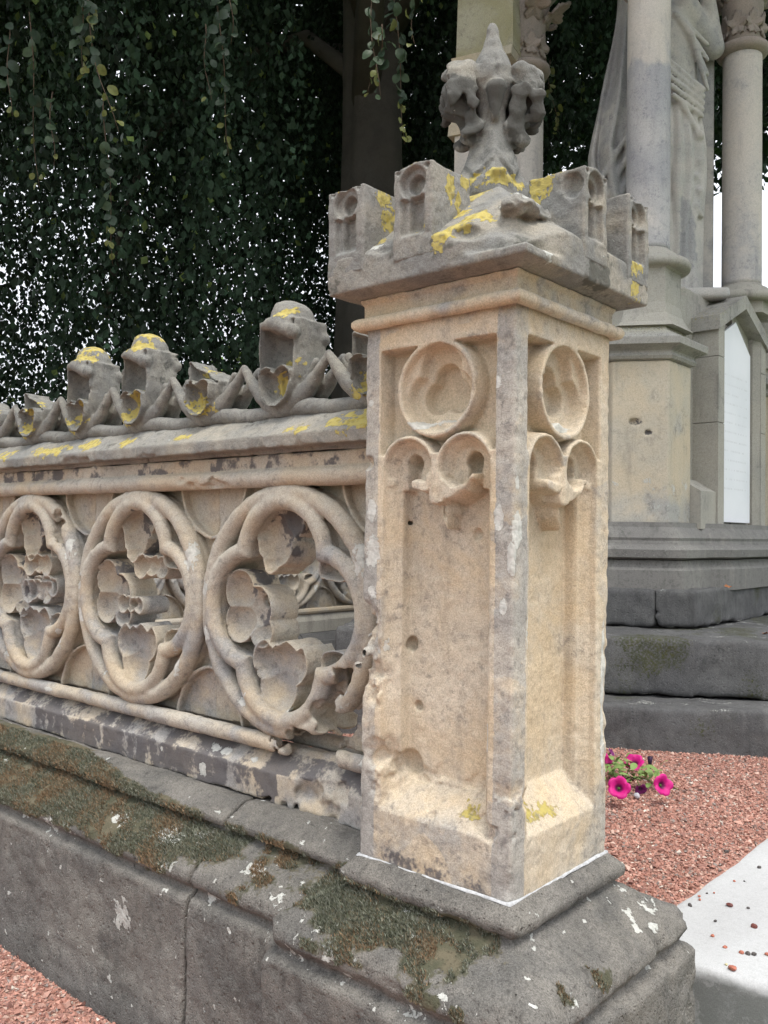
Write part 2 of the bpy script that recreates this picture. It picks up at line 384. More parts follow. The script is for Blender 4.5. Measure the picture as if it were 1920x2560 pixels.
# ---- shaft with traceried recessed panels
h = .003
g = Grid((-W - .012, -.012, -.006), (.012, W + .012, 1.024), h)
def c2(u, v, cu, cv): return np.sqrt((u - cu) ** 2 + (v - cv) ** 2)
def face_depth(u, v, seed):
    s = .0028
    inn = lambda d, w=s: 1 - sstep(-w, w, d)           # 1 where sdf d < 0
    rect = lambda a, b, c, d: np.maximum(np.maximum(a - u, u - b), np.maximum(c - v, v - d))
    D = np.zeros(np.broadcast(u, v).shape, F4)
    fr = rect(.042, .298, .095, .953)
    cc = c2(u, v, .17, .875)
    arch_out = np.minimum(c2(u, v, .106, .728), c2(u, v, .234, .728)) - .066
    below = v - .728
    spand = np.maximum(np.maximum(fr, .0915 - cc), -np.minimum(arch_out, below))
    spand = np.maximum(spand, -(v - .79) - .03)
    D = np.maximum(D, .037 * inn(spand, .0032))
    # circle bowl
    bowl = cc - .079
    foils = np.minimum(np.minimum(c2(u, v, .17, .909), c2(u, v, .141, .858)), c2(u, v, .199, .858)) - .046
    trefoil = smin(smin(c2(u, v, .17, .893), c2(u, v, .148, .862), .004), c2(u, v, .192, .862), .004) - .0290
    db = .014 * inn(bowl, .002) + (.020 + .010 * np.clip(1 - cc / .08, 0, 1)) * inn(np.maximum(foils, bowl), .003)
    db = db + .026 * inn(trefoil, .003)
    D = np.where(bowl < s, np.maximum(D * (cc > .09), db), D)
    # twin lancets
    heads = np.minimum(c2(u, v, .106, .728), c2(u, v, .234, .728)) - .0555
    lan = np.minimum(heads, np.maximum(rect(.0505, .2895, .09, .728), -1))
    lan = np.maximum(lan, fr)
    split = np.maximum(abs(u - .17) - .0075, .665 - v)           # little mullion between heads
    lan1 = np.maximum(lan, -split)
    dl = (.014 + .016 * sstep(0, .018, -lan)) * inn(lan1, .0024)
    inner = np.minimum(np.minimum(c2(u, v, .102, .741), c2(u, v, .238, .741)) - .0165,
                       np.maximum(rect(.074, .266, .05, .690), -np.minimum(c2(u, v, .17, .715) - .05, 1)))
    inner = smin(inner, np.maximum(abs(abs(u - .17) - .07) - .012, abs(v - .70) - .03), .006)
    dl = dl + .026 * inn(np.maximum(inner, lan), .003) + .012 * inn(np.minimum(c2(u, v, .101, .742), c2(u, v, .238, .742)) - .012, .004)
    # sub cusps of each head
    for cu in (.106, .234):
        cus = c2(u, v, cu + (-.052 if cu < .17 else .052), .706) - .008
        dl = dl * (1 - .25 * inn(np.maximum(cus, lan), .003))
    D = np.where(v < .80, np.maximum(D, dl), D)
    # pendant leaf
    def dome(cu, cv, ru, rv, a):
        ca, sa = math.cos(a), math.sin(a); p = ((u - cu) * ca + (v - cv) * sa) / ru; q = (-(u - cu) * sa + (v - cv) * ca) / rv
        return np.sqrt(np.clip(1 - p * p - q * q, 0, 1))
    def strok(pts, r0, hh):
        best = np.zeros(np.broadcast(u, v).shape)
        for (a0, b0, ra), (a1, b1, rb_) in zip(pts[:-1], pts[1:]):
            dx, dy = a1 - a0, b1 - b0; tt = np.clip(((u - a0) * dx + (v - b0) * dy) / (dx * dx + dy * dy), 0, 1)
            dd = np.sqrt((u - a0 - tt * dx) ** 2 + (v - b0 - tt * dy) ** 2); rr_ = ra + (rb_ - ra) * tt
            best = np.maximum(best, np.clip(1 - (dd / rr_) ** 2, 0, 1) ** .72 * hh)
        return best
    leaf = strok([(.170, .75, .008), (.170, .715, .010)], 0, .050)
    leaf = np.maximum(leaf, strok([(.172, .712, .014), (.172, .682, .025), (.178, .652, .019), (.186, .622, .003)], 0, .040))
    leaf = np.maximum(leaf, strok([(.165, .726, .009), (.180, .697, .015), (.206, .684, .019), (.233, .694, .016), (.250, .713, .008)], 0, .054))
    leaf = np.maximum(leaf, strok([(.166, .722, .009), (.146, .699, .015), (.122, .702, .011)], 0, .050))
    leaf = leaf - .034 * strok([(.192, .716, .007), (.210, .703, .013), (.234, .712, .010)], 0, 1)
    leaf = leaf - .020 * strok([(.132, .712, .006), (.148, .708, .008)], 0, 1)
    leaf = leaf - .010 * strok([(.174, .70, .003), (.182, .640, .002)], 0, 1)
    D = np.where(v < .77, np.clip(D - np.maximum(leaf, 0), .002, 1) * (D > .003) + D * (D <= .003), D)
    # sloping sill
    D = np.minimum(D, np.maximum(0, (v - .095) / .072 * .058) + 0 * u)
    D = np.where(v < .095, 0, D)
    # little triangular pit
    D = np.maximum(D, .008 * inn(np.maximum(abs(u - .17) - (.785 - v) * .0 - .006, abs(v - .778) - .005), .002))
    return D
xs, ys, zs = g.ax
v = zs[None, :]
fD = [face_depth((a - o_)[:, None], v, 1).astype(F4) for a, o_ in ((xs, -W), (ys, 0))]
fDx = fD[0][:, None, :]; fDy = fD[1][None, :, :]
F = np.maximum(np.maximum(-g.y + fDx, g.y - W + fDx), np.maximum(g.x + fDy, -g.x - W + fDy))
F = np.maximum(F, np.maximum(g.z - 1.02, -.001 - g.z))
# rounded arrises
ex = np.maximum(g.x, -W - g.x); ey = np.maximum(-g.y, g.y - W)
F = np.maximum(F, (ex + ey) * .7071 + .0028)
n1 = g.noise(.016, 1, octaves=2); n2 = g.noise(.07, 2)
F = F + .0011 * n1 + .0010 * n2 + .0016 * np.clip(g.noise(.03, 5, octaves=2) - .3, 0, 1)
wear = lambda c, r, d=.01: np.clip(1 - np.sqrt((g.x - c[0]) ** 2 + (g.y - c[1]) ** 2 + ((g.z - c[2]) / (r[1] / r[0])) ** 2) / r[0], 0, 1) * d
rough = g.noise(.028, 7, octaves=3)
# broken arris and knobs on the left edge
for c, r, d in (((-.335, 0, .40), (.05, .10), .05), ((-.30, 0, .33), (.035, .05), .035), ((-.335, 0, .745), (.018, .014), .03), ((-.30, .03, .19), (.05, .05), .03), ((-.27, .01, .17), (.05, .035), .028),
                ((-.02, .0, 1.0), (.03, .02), .006), ((0, .335, .30), (.02, .2), .008), ((.0, 0, .02), (.02, .03), .012), ((-.24, .04, .15), (.06, .03), .02), ((-.1, .0, .12), (.05, .02), .008)):
    F = F + wear(c, r, d) * (.6 + .9 * rough)
for c, r in (((-.262, .060, .403), .014), ((-.243, .060, .286), .011), ((-.258, .052, .178), .026), ((-.112, .056, .612), .012), ((-.275, .056, .632), .010),
             ((-.10, .05, .738), .02), ((-.328, .0, .745), .012)):
    F = smax(F, -ell(g, c, (r, r * 1.1, r)) + .002 * rough, .004)
# flaking layers at the foot of the left panel
F = F + .006 * sstep(.1, .5, rough) * sstep(.22, .16, g.z) * sstep(.085, .1, g.z) * (g.y < .06)
def shaft_masks(P):
    x, y, z = P[:, 0], P[:, 1], P[:, 2]
    up = sstep(.55, .9, z); dep = np.minimum(np.minimum(y, W - y), np.minimum(-x, W + x))     # depth below the faces
    edge = sstep(.02, .0, dep)
    corner = sstep(.05, .0, np.maximum(-x - 0, 0)) * sstep(.06, .0, y) + sstep(-.29, -.34, x)
    grey = .18 + .50 * edge * (corner > .2) + .28 * (pnoise(P, .12, 9) > 0) * edge + .2 * pnoise(P, .2, 3) - .15 * up
    dark = .10 * (pnoise(P, .1, 21) + .3) + .36 * sstep(.16, .04, z) * (x < -.05) * (pnoise(P, .05, 8) + .5) + .25 * sstep(.05, .0, z) * (y < .2)
    white = spots(P, [(-.315, .012, .575, .028, .05), (-.315, .012, .50, .022, .028), (-.298, .02, .40, .02, .035), (-.31, .02, .455, .016, .014), (-.32, .005, .655, .018, .03),
                      (-.03, .0, .64, .013, .03), (0, .012, .62, .018, .04), (-.005, .0, .57, .012, .04), (-.02, 0, .49, .01, .02), (-.07, .04, .255, .02, .045), (-.0, .01, .70, .01, .015), (-.04, 0, .87, .018, .018), (-.05, 0, .80, .014, .012),
                      (-.24, .045, .545, .01, .012), (-.12, .045, .48, .012, .02), (-.09, .04, .40, .01, .012), (-.115, .04, .19, .014, .018), (-.14, .045, .43, .014, .012), (-.31, .01, .26, .012, .02), (-.325, 0, .86, .008, .01), (-.26, .05, .70, .02, .01),
                      (-.22, .02, .81, .05, .012), (-.17, .04, .812, .04, .01), (-.01, .13, .23, .035, .05), (-.02, .1, .16, .02, .02), (0, .32, .30, .012, .2), (-.01, .17, .81, .05, .012), (-.0, .05, .45, .008, .05), (0, .27, .82, .02, .02)], .30, .010, 4, 1.9)
    yellow = spots(P, [(-.10, .02, .13, .035, .025), (-.02, .09, .13, .045, .03), (-.02, .15, .12, .04, .02)], .5, .012, 14) * .8
    return dict(grey=np.clip(grey, 0, 1), dark=np.clip(dark, 0, .6), white=white, yellow=yellow)
sdf_part('shaft', g, F, SAND, PIL, PO, shaft_masks)

# ---- cap: cove, slab, weathering up to the finial
h = .0032
g = Grid((-W - .062, -.062, 1.050), (.062, W + .062, 1.315), h)
e = np.maximum(abs(g.x + W / 2), abs(g.y - W / 2)) - W / 2
z = g.z
under = np.interp(z, [1.05, 1.0575, 1.0585, 1.0655, 1.067], [-.01, -.01, .010, .050, .0525]).astype(F4)
slope = (z - 1.13) * .78 - (.052 - e) * .62
F = np.maximum(e - under, slope * .85)
F = np.maximum(F, 1.0562 - z)
rough = g.noise(.07, 41, octaves=3)
F = F + .0014 * g.noise(.015, 31) + .002 * g.noise(.06, 32)
# broken near corner: rough stump of the missing merlon
dN = np.sqrt((g.x - .02) ** 2 + (g.y + .02) ** 2)
F = F + np.clip(1 - dN / .10, 0, 1) * sstep(1.08, 1.09, z) * (.040 + .02 * rough)
fac = np.maximum(np.abs(rough), .25) 
F = smin(F, ell(g, (-.045, .045, 1.170), (.062, .062, .022)) * .8 + .008 * rough + .004 * np.abs(g.noise(.022, 44, octaves=2)), .004)
for c, r in (((-.06, -.05, 1.13), .03), ((-.26, -.055, 1.135), .02), ((.05, .2, 1.13), .02), ((.055, .15, 1.064), .014), ((-.11, -.055, 1.062), .012)):
    F = smax(F, -ell(g, c, (r * 1.4, r, r * .6)) + .003 * rough, .006)
def cap_masks(P):
    x, y, z = P[:, 0], P[:, 1], P[:, 2]
    e = np.maximum(abs(x + W / 2), abs(y - W / 2)) - W / 2
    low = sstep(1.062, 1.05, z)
    yel = spots(P, [(-.08, -.0, 1.17, .035), (-.10, -.03, 1.145, .03, .02), (-.12, -.045, 1.13, .028), (-.14, .02, 1.2, .035), (.05, .34, 1.10, .03, .04), (-.17, .10, 1.26, .05), (-.08, .17, 1.27, .05), (-.3, .0, 1.15, .03, .02), (-.13, -.052, 1.11, .02)], .55, .014, 3)
    wh = spots(P, [(.05, .02, 1.09, .022, .03), (-.02, .02, 1.185, .035, .012), (-.29, -.04, 1.145, .04, .008), (.0, .05, 1.19, .02, .012)], .45, .012, 8)
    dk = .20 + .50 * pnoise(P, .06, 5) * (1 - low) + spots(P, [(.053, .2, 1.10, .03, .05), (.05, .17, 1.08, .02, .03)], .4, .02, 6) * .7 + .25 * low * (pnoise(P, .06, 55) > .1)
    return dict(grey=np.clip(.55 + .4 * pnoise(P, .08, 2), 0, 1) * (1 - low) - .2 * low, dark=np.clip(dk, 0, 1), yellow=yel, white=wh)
sdf_part('cap', g, F, CAPM, PIL, PO, cap_masks)
# ---- neck: warm sandstone courses with roll
g = Grid((-W - .03, -.03, .995), (.03, W + .03, 1.066), .0026)
e = np.maximum(abs(g.x + W / 2), abs(g.y - W / 2)) - W / 2
F = np.minimum(np.sqrt((e - .009) ** 2 + (g.z - 1.0105) ** 2) - .0125, np.maximum(e - .0035 - .006 * sstep(1.045, 1.058, g.z), abs(g.z - 1.0315) - .0275))
F = F + .0012 * g.noise(.03, 3) + .002 * np.clip(g.noise(.02, 6, octaves=2) - .4, 0, 1)
sdf_part('neck_moulding', g, F, SAND, PIL, PO, lambda P: dict(grey=np.clip(.25 + .5 * pnoise(P, .06, 2), 0, 1), dark=np.clip(.2 * pnoise(P, .04, 12) + .1, 0, 1), white=np.clip(.15 + .4 * pnoise(P, .05, 33), 0, 1) * (P[:, 2] > 1.012)))

# ---- merlons
def merlon(mx, my, axis, seed, corner=False, chip=None, ym=None):
    """axis 'y': outer face looks to -y side (sy) ; built in world space around (mx,my)"""
    h = .0021
    sxn = 1 if mx > -W / 2 else -1; syn = 1 if my > W / 2 else -1
    L = .115
    if corner: lo = (mx - .047, my - .047, 1.10); hi = (mx + .047, my + .047, 1.275)
    elif axis == 'y': lo = (mx - .044, my if syn < 0 else my - L, 1.10); hi = (mx + .044, my + L if syn < 0 else my, 1.275)
    else: lo = (mx - L if sxn > 0 else mx, my - .044, 1.10); hi = (mx if sxn > 0 else mx + L, my + .044, 1.275)
    g = Grid([a - .008 for a in lo], [b + .008 for b in hi], h)
    F = box(g, lo, hi, .004)
    cx, cy = (lo[0] + hi[0]) / 2, (lo[1] + hi[1]) / 2
    faces = []
    if corner or axis == 'y': faces.append((g.x - cx, (lo[1] - g.y) if syn < 0 else (g.y - hi[1])))
    if corner or axis == 'x': faces.append((g.y - cy, (g.x - hi[0]) if sxn > 0 else (lo[0] - g.x)))
    for t, out in faces:
        F = np.maximum(F, g.z - (1.272 - .32 * np.abs(t) ** 1.0 * .6))
        zz = g.z
        c0 = np.sqrt(t ** 2 + (zz - 1.2355) ** 2)
        op = np.minimum(c0 - .0285, np.maximum(abs(t) - .0265, np.maximum(1.138 - zz, zz - 1.208)))
        cusp = np.minimum(np.sqrt((t - .027) ** 2 + (zz - 1.213) ** 2), np.sqrt((t + .027) ** 2 + (zz - 1.213) ** 2)) - .0055
        op = np.maximum(op, -cusp)
        d1 = (1 - sstep(-.0025, .0025, op)) * .012 * sstep(1.138, 1.152, zz)
        ip = np.minimum(np.sqrt(t ** 2 + (zz - 1.2345) ** 2) - .0165, np.maximum(abs(t) - .0145, np.maximum(1.142 - zz, zz - 1.211)))
        d2 = (1 - sstep(-.0025, .0025, ip)) * .016 * sstep(1.142, 1.160, zz)
        tri = np.maximum(np.abs(np.abs(t) - .033) + np.abs(zz - 1.2590) - .0060, -1)
        d3 = (1 - sstep(-.002, .002, tri)) * .007
        F = np.maximum(F, out + (d1 + d2 + d3) - .0)
    F = F + .0012 * g.noise(.012, seed) + .002 * g.noise(.05, seed + 1)
    if chip:
        F = smax(F, -(ell(g, chip[:3], (chip[3],) * 3)) + .004 * g.noise(.02, seed + 4, octaves=2), .004)
    ym = ym or []
    def mk(P):
        top = sstep(1.225, 1.268, P[:, 2] + .012 * pnoise(P, .03, seed))
        y = np.maximum(spots(P, ym, .6, .012, seed), .0)
        return dict(grey=np.clip(.6 + .35 * pnoise(P, .05, seed), 0, 1), dark=np.clip(.18 + .3 * pnoise(P, .035, seed + 2), 0, 1), yellow=y, white=np.clip(pnoise(P, .03, seed + 9) - .35, 0, 1))
    sdf_part('merlon', g, F, CAPM, PIL, PO, mk)
o = .0545
merlon(-W - o + .047, -o + .047, 'y', 100, True, None, [(-.31, .0, 1.25, .03, .03), (-.3, .02, 1.21, .035, .03), (-.35, -.05, 1.275, .05, .014), (-.305, .03, 1.18, .02, .02)])
merlon(-.184, -o, 'y', 110, False, None, [(-.2, -.05, 1.275, .04, .014), (-.142, .0, 1.235, .018, .03), (-.14, .04, 1.25, .02, .02), (-.142, .02, 1.21, .014, .02), (-.18, -.045, 1.155, .02, .012), (-.2, .0, 1.28, .05, .01)])
merlon(o, .176, 'x', 120, False, (.03, .128, 1.235, .022), [(-.04, .13, 1.25, .035, .03), (-.0, .135, 1.272, .04, .012), (-.05, .13, 1.22, .02, .02)])
merlon(o - .047, W + o - .047, 'x', 130, True, None, [(.05, .34, 1.13, .03, .02)])
merlon(-.184, W + o, 'y', 140, False); merlon(-W - o, .176, 'x', 150, False); merlon(-W - o + .047, W + o - .047, 'y', 160, True)

# ---- finial: flared ribbed stem, curled leaf lobes, pointed bud
h = .0028
cx, cy = -.17, .17
g = Grid((cx - .125, cy - .125, 1.238), (cx + .125, cy + .125, 1.625), h)
x, y, z = g.x - cx, g.y - cy, g.z
rho = np.sqrt(x * x + y * y) + 1e-6; th = np.arctan2(y, x)
wob = g.noise(.045, 71, octaves=2)
zz = np.array([1.23, 1.285, 1.31, 1.33, 1.36, 1.40, 1.44, 1.465, 1.490, 1.515, 1.54, 1.560, 1.585, 1.605, 1.614, 1.617])
rr = np.array([.070, .070, .056, .047, .038, .031, .030, .038, .047, .045, .035, .025, .0165, .0135, .0090, -.004])
R = np.interp(z, zz, rr).astype(F4)
stem = (rho - R - .010 * np.abs(np.cos(2 * (th + math.pi / 4))) ** 3 * sstep(1.43, 1.33, z) + .003) * .8
F = stem
# herring-bone folds climbing either side of each stem rib
for k in range(4):
    a = -math.pi / 4 + k * math.pi / 2; dx, dy = math.cos(a), math.sin(a); tx, ty = -dy, dx
    Pq = lambda r, t, zz_: (cx + dx * r + tx * t, cy + dy * r + ty * t, zz_)
    for s_ in (-1, 1):
        for zb_, rb_ in ((1.300, .066), (1.332, .056), (1.362, .048)):
            F = smax(F, -cap_(g, Pq(rb_ * .74, s_ * rb_ * .60, zb_ - .008), Pq(rb_ * .86, s_ * .010, zb_ + .022), .0085, .006), .003)
block = np.maximum(np.maximum(abs(x), abs(y)) - .058, np.abs(z - 1.262) - .026)
F = smin(F, block, .004)
for s_ in (-1, 1):
    for t_ in (-1, 1): F = smin(F, ell(g, (cx + s_ * .052, cy + t_ * .052, 1.293), (.017, .017, .010)), .006)
for k in range(4):
    a = math.pi / 4 + k * math.pi / 2
    dx, dy = math.cos(a), math.sin(a); tx, ty = -dy, dx
    P = lambda r, t, zz_: (cx + dx * r + tx * t, cy + dy * r + ty * t, zz_)
    if k == 3:      # the crocket towards the near corner is broken away, its stub remains
        F = smin(F, cap_(g, P(.036, 0, 1.468), P(.033, 0, 1.415), .018, .008), .008); continue
    hd = ell(g, P(.071, 0, 1.500), (.030, .030, .030))
    sh = cap_(g, P(.070, 0, 1.492), P(.078, 0, 1.440), .028, .022)
    nk = cap_(g, P(.066, 0, 1.440), P(.028, 0, 1.375), .020, .016)
    hook = cap_(g, P(.062, 0, 1.522), P(.044, .0, 1.514), .011, .007)
    Lf = smin(smin(smin(hd, sh, .012), nk, .014), hook, .008)
    for s_ in (-1, 1):
        Lf = smin(Lf, cap_(g, P(.050, s_ * .026, 1.512), P(.078, s_ * .036, 1.462), .014, .014), .006)
        Lf = smin(Lf, cap_(g, P(.078, s_ * .030, 1.470), P(.086, s_ * .030, 1.425), .013, .010), .008)
        Lf = smin(Lf, cap_(g, P(.050, s_ * .036, 1.480), P(.040, s_ * .030, 1.400), .012, .010), .005)
        Lf = smin(Lf, cap_(g, P(.036, s_ * .022, 1.400), P(.056, s_ * .020, 1.378), .014, .011), .008)
        # broad folds between the lips
        Lf = smax(Lf, -cap_(g, P(.062, s_ * .052, 1.520), P(.030, s_ * .046, 1.455), .013, .012), .008)
        Lf = smax(Lf, -cap_(g, P(.092, s_ * .050, 1.500), P(.052, s_ * .050, 1.430), .010, .009), .007)
        Lf = smax(Lf, -ell(g, P(.050, s_ * .048, 1.402), (.016, .016, .012)), .006)
    Lf = smax(Lf, -cap_(g, P(.108, 0, 1.462), P(.070, 0, 1.404), .013, .012), .008)
    Lf = smax(Lf, -cap_(g, P(.060, 0, 1.545), P(.100, 0, 1.490), .006, .008), .006)
    tang = (g.x - cx) * tx + (g.y - cy) * ty
    Lf = Lf + .0055 * np.cos(tang * 230 + (z - 1.45) * 60 + 2.0 * wob) + .003 * np.abs(np.sin(tang * 130 - (z - 1.45) * 80))
    F = smin(F, Lf, .004)
F = F + .0045 * wob * sstep(1.54, 1.50, z) * sstep(.03, .05, rho) + .0012 * g.noise(.011, 72)
F = F + .004 * np.exp(-((th + math.pi / 4) / .07) ** 2) * sstep(1.545, 1.53, z) * sstep(1.488, 1.495, z)
def fin_masks(P):
    x, y, z = P[:, 0] - cx, P[:, 1] - cy, P[:, 2]; r = np.hypot(x, y)
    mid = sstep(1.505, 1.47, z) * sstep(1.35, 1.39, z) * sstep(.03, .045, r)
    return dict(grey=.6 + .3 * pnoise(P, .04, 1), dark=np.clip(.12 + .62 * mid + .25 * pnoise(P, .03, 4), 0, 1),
                yellow=np.maximum(spots(P, [(cx + .05, cy - .05, 1.285, .045, .03), (cx, cy - .06, 1.285, .03, .02), (cx + .06, cy, 1.285, .03, .02), (cx + .06, cy - .06, 1.30, .03, .02)], .5, .012, 2), spots(P, [(cx + .05, cy + .045, 1.53, .014)], .4, .01, 6)),
                white=np.clip(pnoise(P, .02, 17) - .4, 0, 1))
sdf_part('finial', g, F, CREST, PIL, PO, fin_masks)

# ---- dark base slab and pedestal of the pillar
PED = dict(h=.0052)
def base_profile(z, e):
    """signed distance-like: e minus allowed overhang at height z"""
    Z = np.array([-.80, -.190, -.182, -.176, -.170, -.158, -.145, -.128, -.108, -.092, -.078, -.066, -.056, -.050, -.047, -.030, -.024, 0])
    E_ = np.array([.134, .134, .128, .114, .106, .116, .129, .124, .106, .074, .048, .028, .012, .008, .026, .030, .028, .003])
    return e - np.interp(z, Z, E_).astype(F4)
g = Grid((-W - .15, -.15, -.62), (.15, W + .15, .008), .0052)
e = np.maximum(abs(g.x + W / 2), abs(g.y - W / 2)) - W / 2
F = base_profile(g.z, e)
F = np.maximum(F * .8, g.z + .0)
n1 = g.noise(.03, 201, octaves=2); n2 = g.noise(.12, 202)
ex = np.maximum(g.x, -W - g.x); ey = np.maximum(-g.y, g.y - W)
rnd = sstep(-.10, -.13, g.z) * sstep(-.19, -.175, g.z)
F = np.maximum(F, (ex + ey) * .7071 - (.134 * 1.4142 - .012 - .020 * rnd))
F = F + .0022 * n1 + .004 * n2 + .004 * np.clip(n1 - .1, 0, 1) * sstep(-.03, -.05, g.z) + .003 * np.clip(g.noise(.014, 207) - .45, 0, 1) * sstep(-.03, -.05, g.z)
g1F = F
def ped_masks(P):
    x, y, z = P[:, 0], P[:, 1], P[:, 2]
    band = sstep(-.155, -.13, z) * sstep(-.028, -.05, z)
    mo = band * sstep(.03, -.08, x) * sstep(.02, -.01, y) * (.30 + .42 * sstep(-.12, -.09, z) + .6 * pnoise(P, .06, 9)) + sstep(-.10, -.085, z) * band * .4 * (pnoise(P, .05, 2) + .4)
    brown = spots(P, [(-.28, -.11, -.12, .05, .03), (-.08, -.12, -.135, .04, .02), (-.02, -.125, -.14, .02, .02), (-.23, -.09, -.10, .03), (.09, .0, -.12, .03, .02), (.1, .1, -.125, .04, .02)], .5, .02, 8)
    wh = spots(P, [(-.3, -.12, -.13, .02), (-.26, -.13, -.16, .025, .01), (-.2, -.135, -.172, .03, .012), (-.12, -.133, -.172, .04, .01), (-.34, -.1, -.12, .02), (.09, .28, -.1, .015), (.1, .33, -.12, .02), (.08, .36, -.09, .02), (.07, .3, -.08, .02), (-.05, -.12, -.12, .01), (.06, -.04, -.08, .012), (.02, -.13, -.16, .012), (-.40, -.13, -.165, .02), (.05, .2, -.10, .012)], .7, .012, 10)
    wh = np.maximum(wh, np.clip(pnoise(P, .016, 61) * 1.9 - .70, 0, 1) * (z > -.19))
    return dict(grey=.4 + .4 * pnoise(P, .1, 7), dark=np.clip(.15 + .35 * pnoise(P, .07, 4), 0, 1) * (z < -.028), moss=np.clip(np.maximum(mo, brown * .9), 0, 1), white=wh, yellow=np.clip(pnoise(P, .03, 91) * 1.2 - .75, 0, 1) * .8)
sdf_part('pedestal', g, g1F, BASALT, PIL, PO, ped_masks)
_pv = g.mesh(g1F)[0].astype(float); _pv = _pv[(_pv[:, 2] > -.2) & (_pv[:, 1] < .1)]; PEDP = (_pv, ped_masks(_pv))
# white mortar line under the shaft
def ring_strip(name, e0, e1, z0, z1, mat, parent):
    V = []; Fc = []
    rng = random.Random(4)
    def loop(e, z, jit):
        out = []
        cs = [(-W - e, -e), (e, -e), (e, W + e), (-W - e, W + e)]
        for i in range(4):
            a, b = cs[i], cs[(i + 1) % 4]
            for k in range(24):
                t = k / 24; out.append((a[0] + (b[0] - a[0]) * t + rng.uniform(-jit, jit), a[1] + (b[1] - a[1]) * t + rng.uniform(-jit, jit), z + rng.uniform(-jit, jit) * .4))
        return out
    A = loop(e1, z0, .0012); B = loop(e1 - .001, z1, .0008); C = loop(e0, z1 + .001, .0004); n = len(A)
    V = A + B + C
    for k in range(2):
        for i in range(n):
            j = (i + 1) % n; Fc.append((k * n + i, k * n + j, (k + 1) * n + j, (k + 1) * n + i))
    V = [(a - PO[0], b - PO[1], c - PO[2]) for a, b, c in V]
    return poly_obj(name, V, Fc, mat, parent, True)
MORT = plain_mat('lime mortar', (.50, .51, .52), .9, .35, 120)
ring_strip('mortar_joint', -.006, .0030, -.002, .0016, MORT, PIL)

# ================================================================== THE FENCES
FO = (-3.15, .17, GZ)
FEN = thing('stone_fence', 'traceried sandstone fence with quatrefoil rings and leaf cresting running left from the pillar', 'fence', FO)
X0, X1 = -3.0, -.335
VIS = -2.3        # beyond this the front fence is outside the frame
def seg(lo, hi): return lo, hi
# ---- tracery rings
RC = [-.69, -1.27, -1.85, -2.43, -3.01]
def ring_sdf(cx, seed, openings, leaves, fills, breaks, h=.0035):
    zc = .4325; yc = .17
    g = Grid((cx - .296, yc - .078, zc - .305), (cx + .296, yc + .078, zc + .302), h)
    u = g.x - cx; v = g.z - zc; w = g.y - yc; aw = abs(w)
    # 2D fields first, broadcast over y
    u2 = u[:, 0, :]; v2 = v[0, 0, :][None, :]
    rho = np.sqrt(u2 ** 2 + v2 ** 2)
    qf = np.full(rho.shape, 9.0, F4)
    fc = [(0, .115), (.115, 0), (0, -.115), (-.115, 0)]
    for a, b in fc: qf = np.minimum(qf, np.sqrt((u2 - a) ** 2 + (v2 - b) ** 2) - .137)       # <0 inside the quatrefoil
    b3 = lambda A: A[:, None, :]
    d_out = b3(rho - .268)
    ring = np.minimum(np.sqrt(d_out ** 2 + (aw - .046) ** 2) - .0225, np.maximum(abs(d_out) - .0185, aw - .046))
    qw = b3(qf + .002)
    roll = np.minimum(np.sqrt(qw ** 2 + (aw - .054) ** 2) - .0205, np.maximum(abs(qw) - .0165, aw - .052))
    F = smin(ring, roll, .006)
    # solid between ring and quatrefoil
    web = np.maximum(np.maximum(b3(rho - .268), -qw), aw - .024)
    F = np.minimum(F, web)
    # triangular spandrels at the four corners of the square bay, with a fin
    sq = np.maximum(abs(u), abs(v)) - .292
    sp = np.maximum(np.maximum(-d_out, sq), aw - .009)
    fin = np.maximum(np.maximum(abs(np.sqrt((abs(u) - .31) ** 2 + (abs(v) - .31) ** 2) - .15) - .004, aw - .034), np.maximum(-d_out, sq))
    F = np.minimum(F, np.minimum(sp, fin))
    # carved foliage inside the foils: hollow leaves with raised rims, open air between them
    nz = g.noise(.05, seed, octaves=2)
    nz2 = gnoise((g.ax[0], g.ax[2]), .035, seed + 9, (1, 1), 2)
    for circ, cuts, h1, h0, dd in leaves:
        S = None
        for (a, b, r1) in circ:
            q = np.sqrt((u2 - a) ** 2 + (v2 - b) ** 2) - r1
            S = q if S is None else np.minimum(S, q)
        ins = S
        for (nx_, nv_, off, wv) in cuts:
            ins = np.maximum(ins, u2 * nx_ + v2 * nv_ - off - wv * np.abs(np.cos((u2 * nv_ - v2 * nx_) / .026)))
        S = np.maximum(S, ins)
        S = S + .0014 * nz2
        hf = h0 + (h1 - h0) * np.exp(np.minimum(S + .0035, 0) / dd)
        leaf = np.maximum(b3(S), aw - b3(hf))
        F = smin(F, np.maximum(leaf, qw), .003)
    for (a, b, r1) in fills:
        F = smax(F, -(np.sqrt((u - a) ** 2 + (v - b) ** 2) - r1 + 0 * w), .004)
    rough = g.noise(.035, seed + 3, octaves=3)
    for (a, b, c, r1, r2, r3) in breaks:
        s_ = (np.sqrt(((u - a) / r1) ** 2 + ((w - c) / r3) ** 2 + ((v - b) / r2) ** 2) - 1) * min(r1, r2, r3)
        F = smax(F, -(s_ + .012 * rough), .004)
    F = F + .0012 * g.noise(.014, seed + 5) + .0022 * nz * .6
    F = np.maximum(F, np.maximum(abs(u) - .291, -9))
    return g, F
PI = math.pi
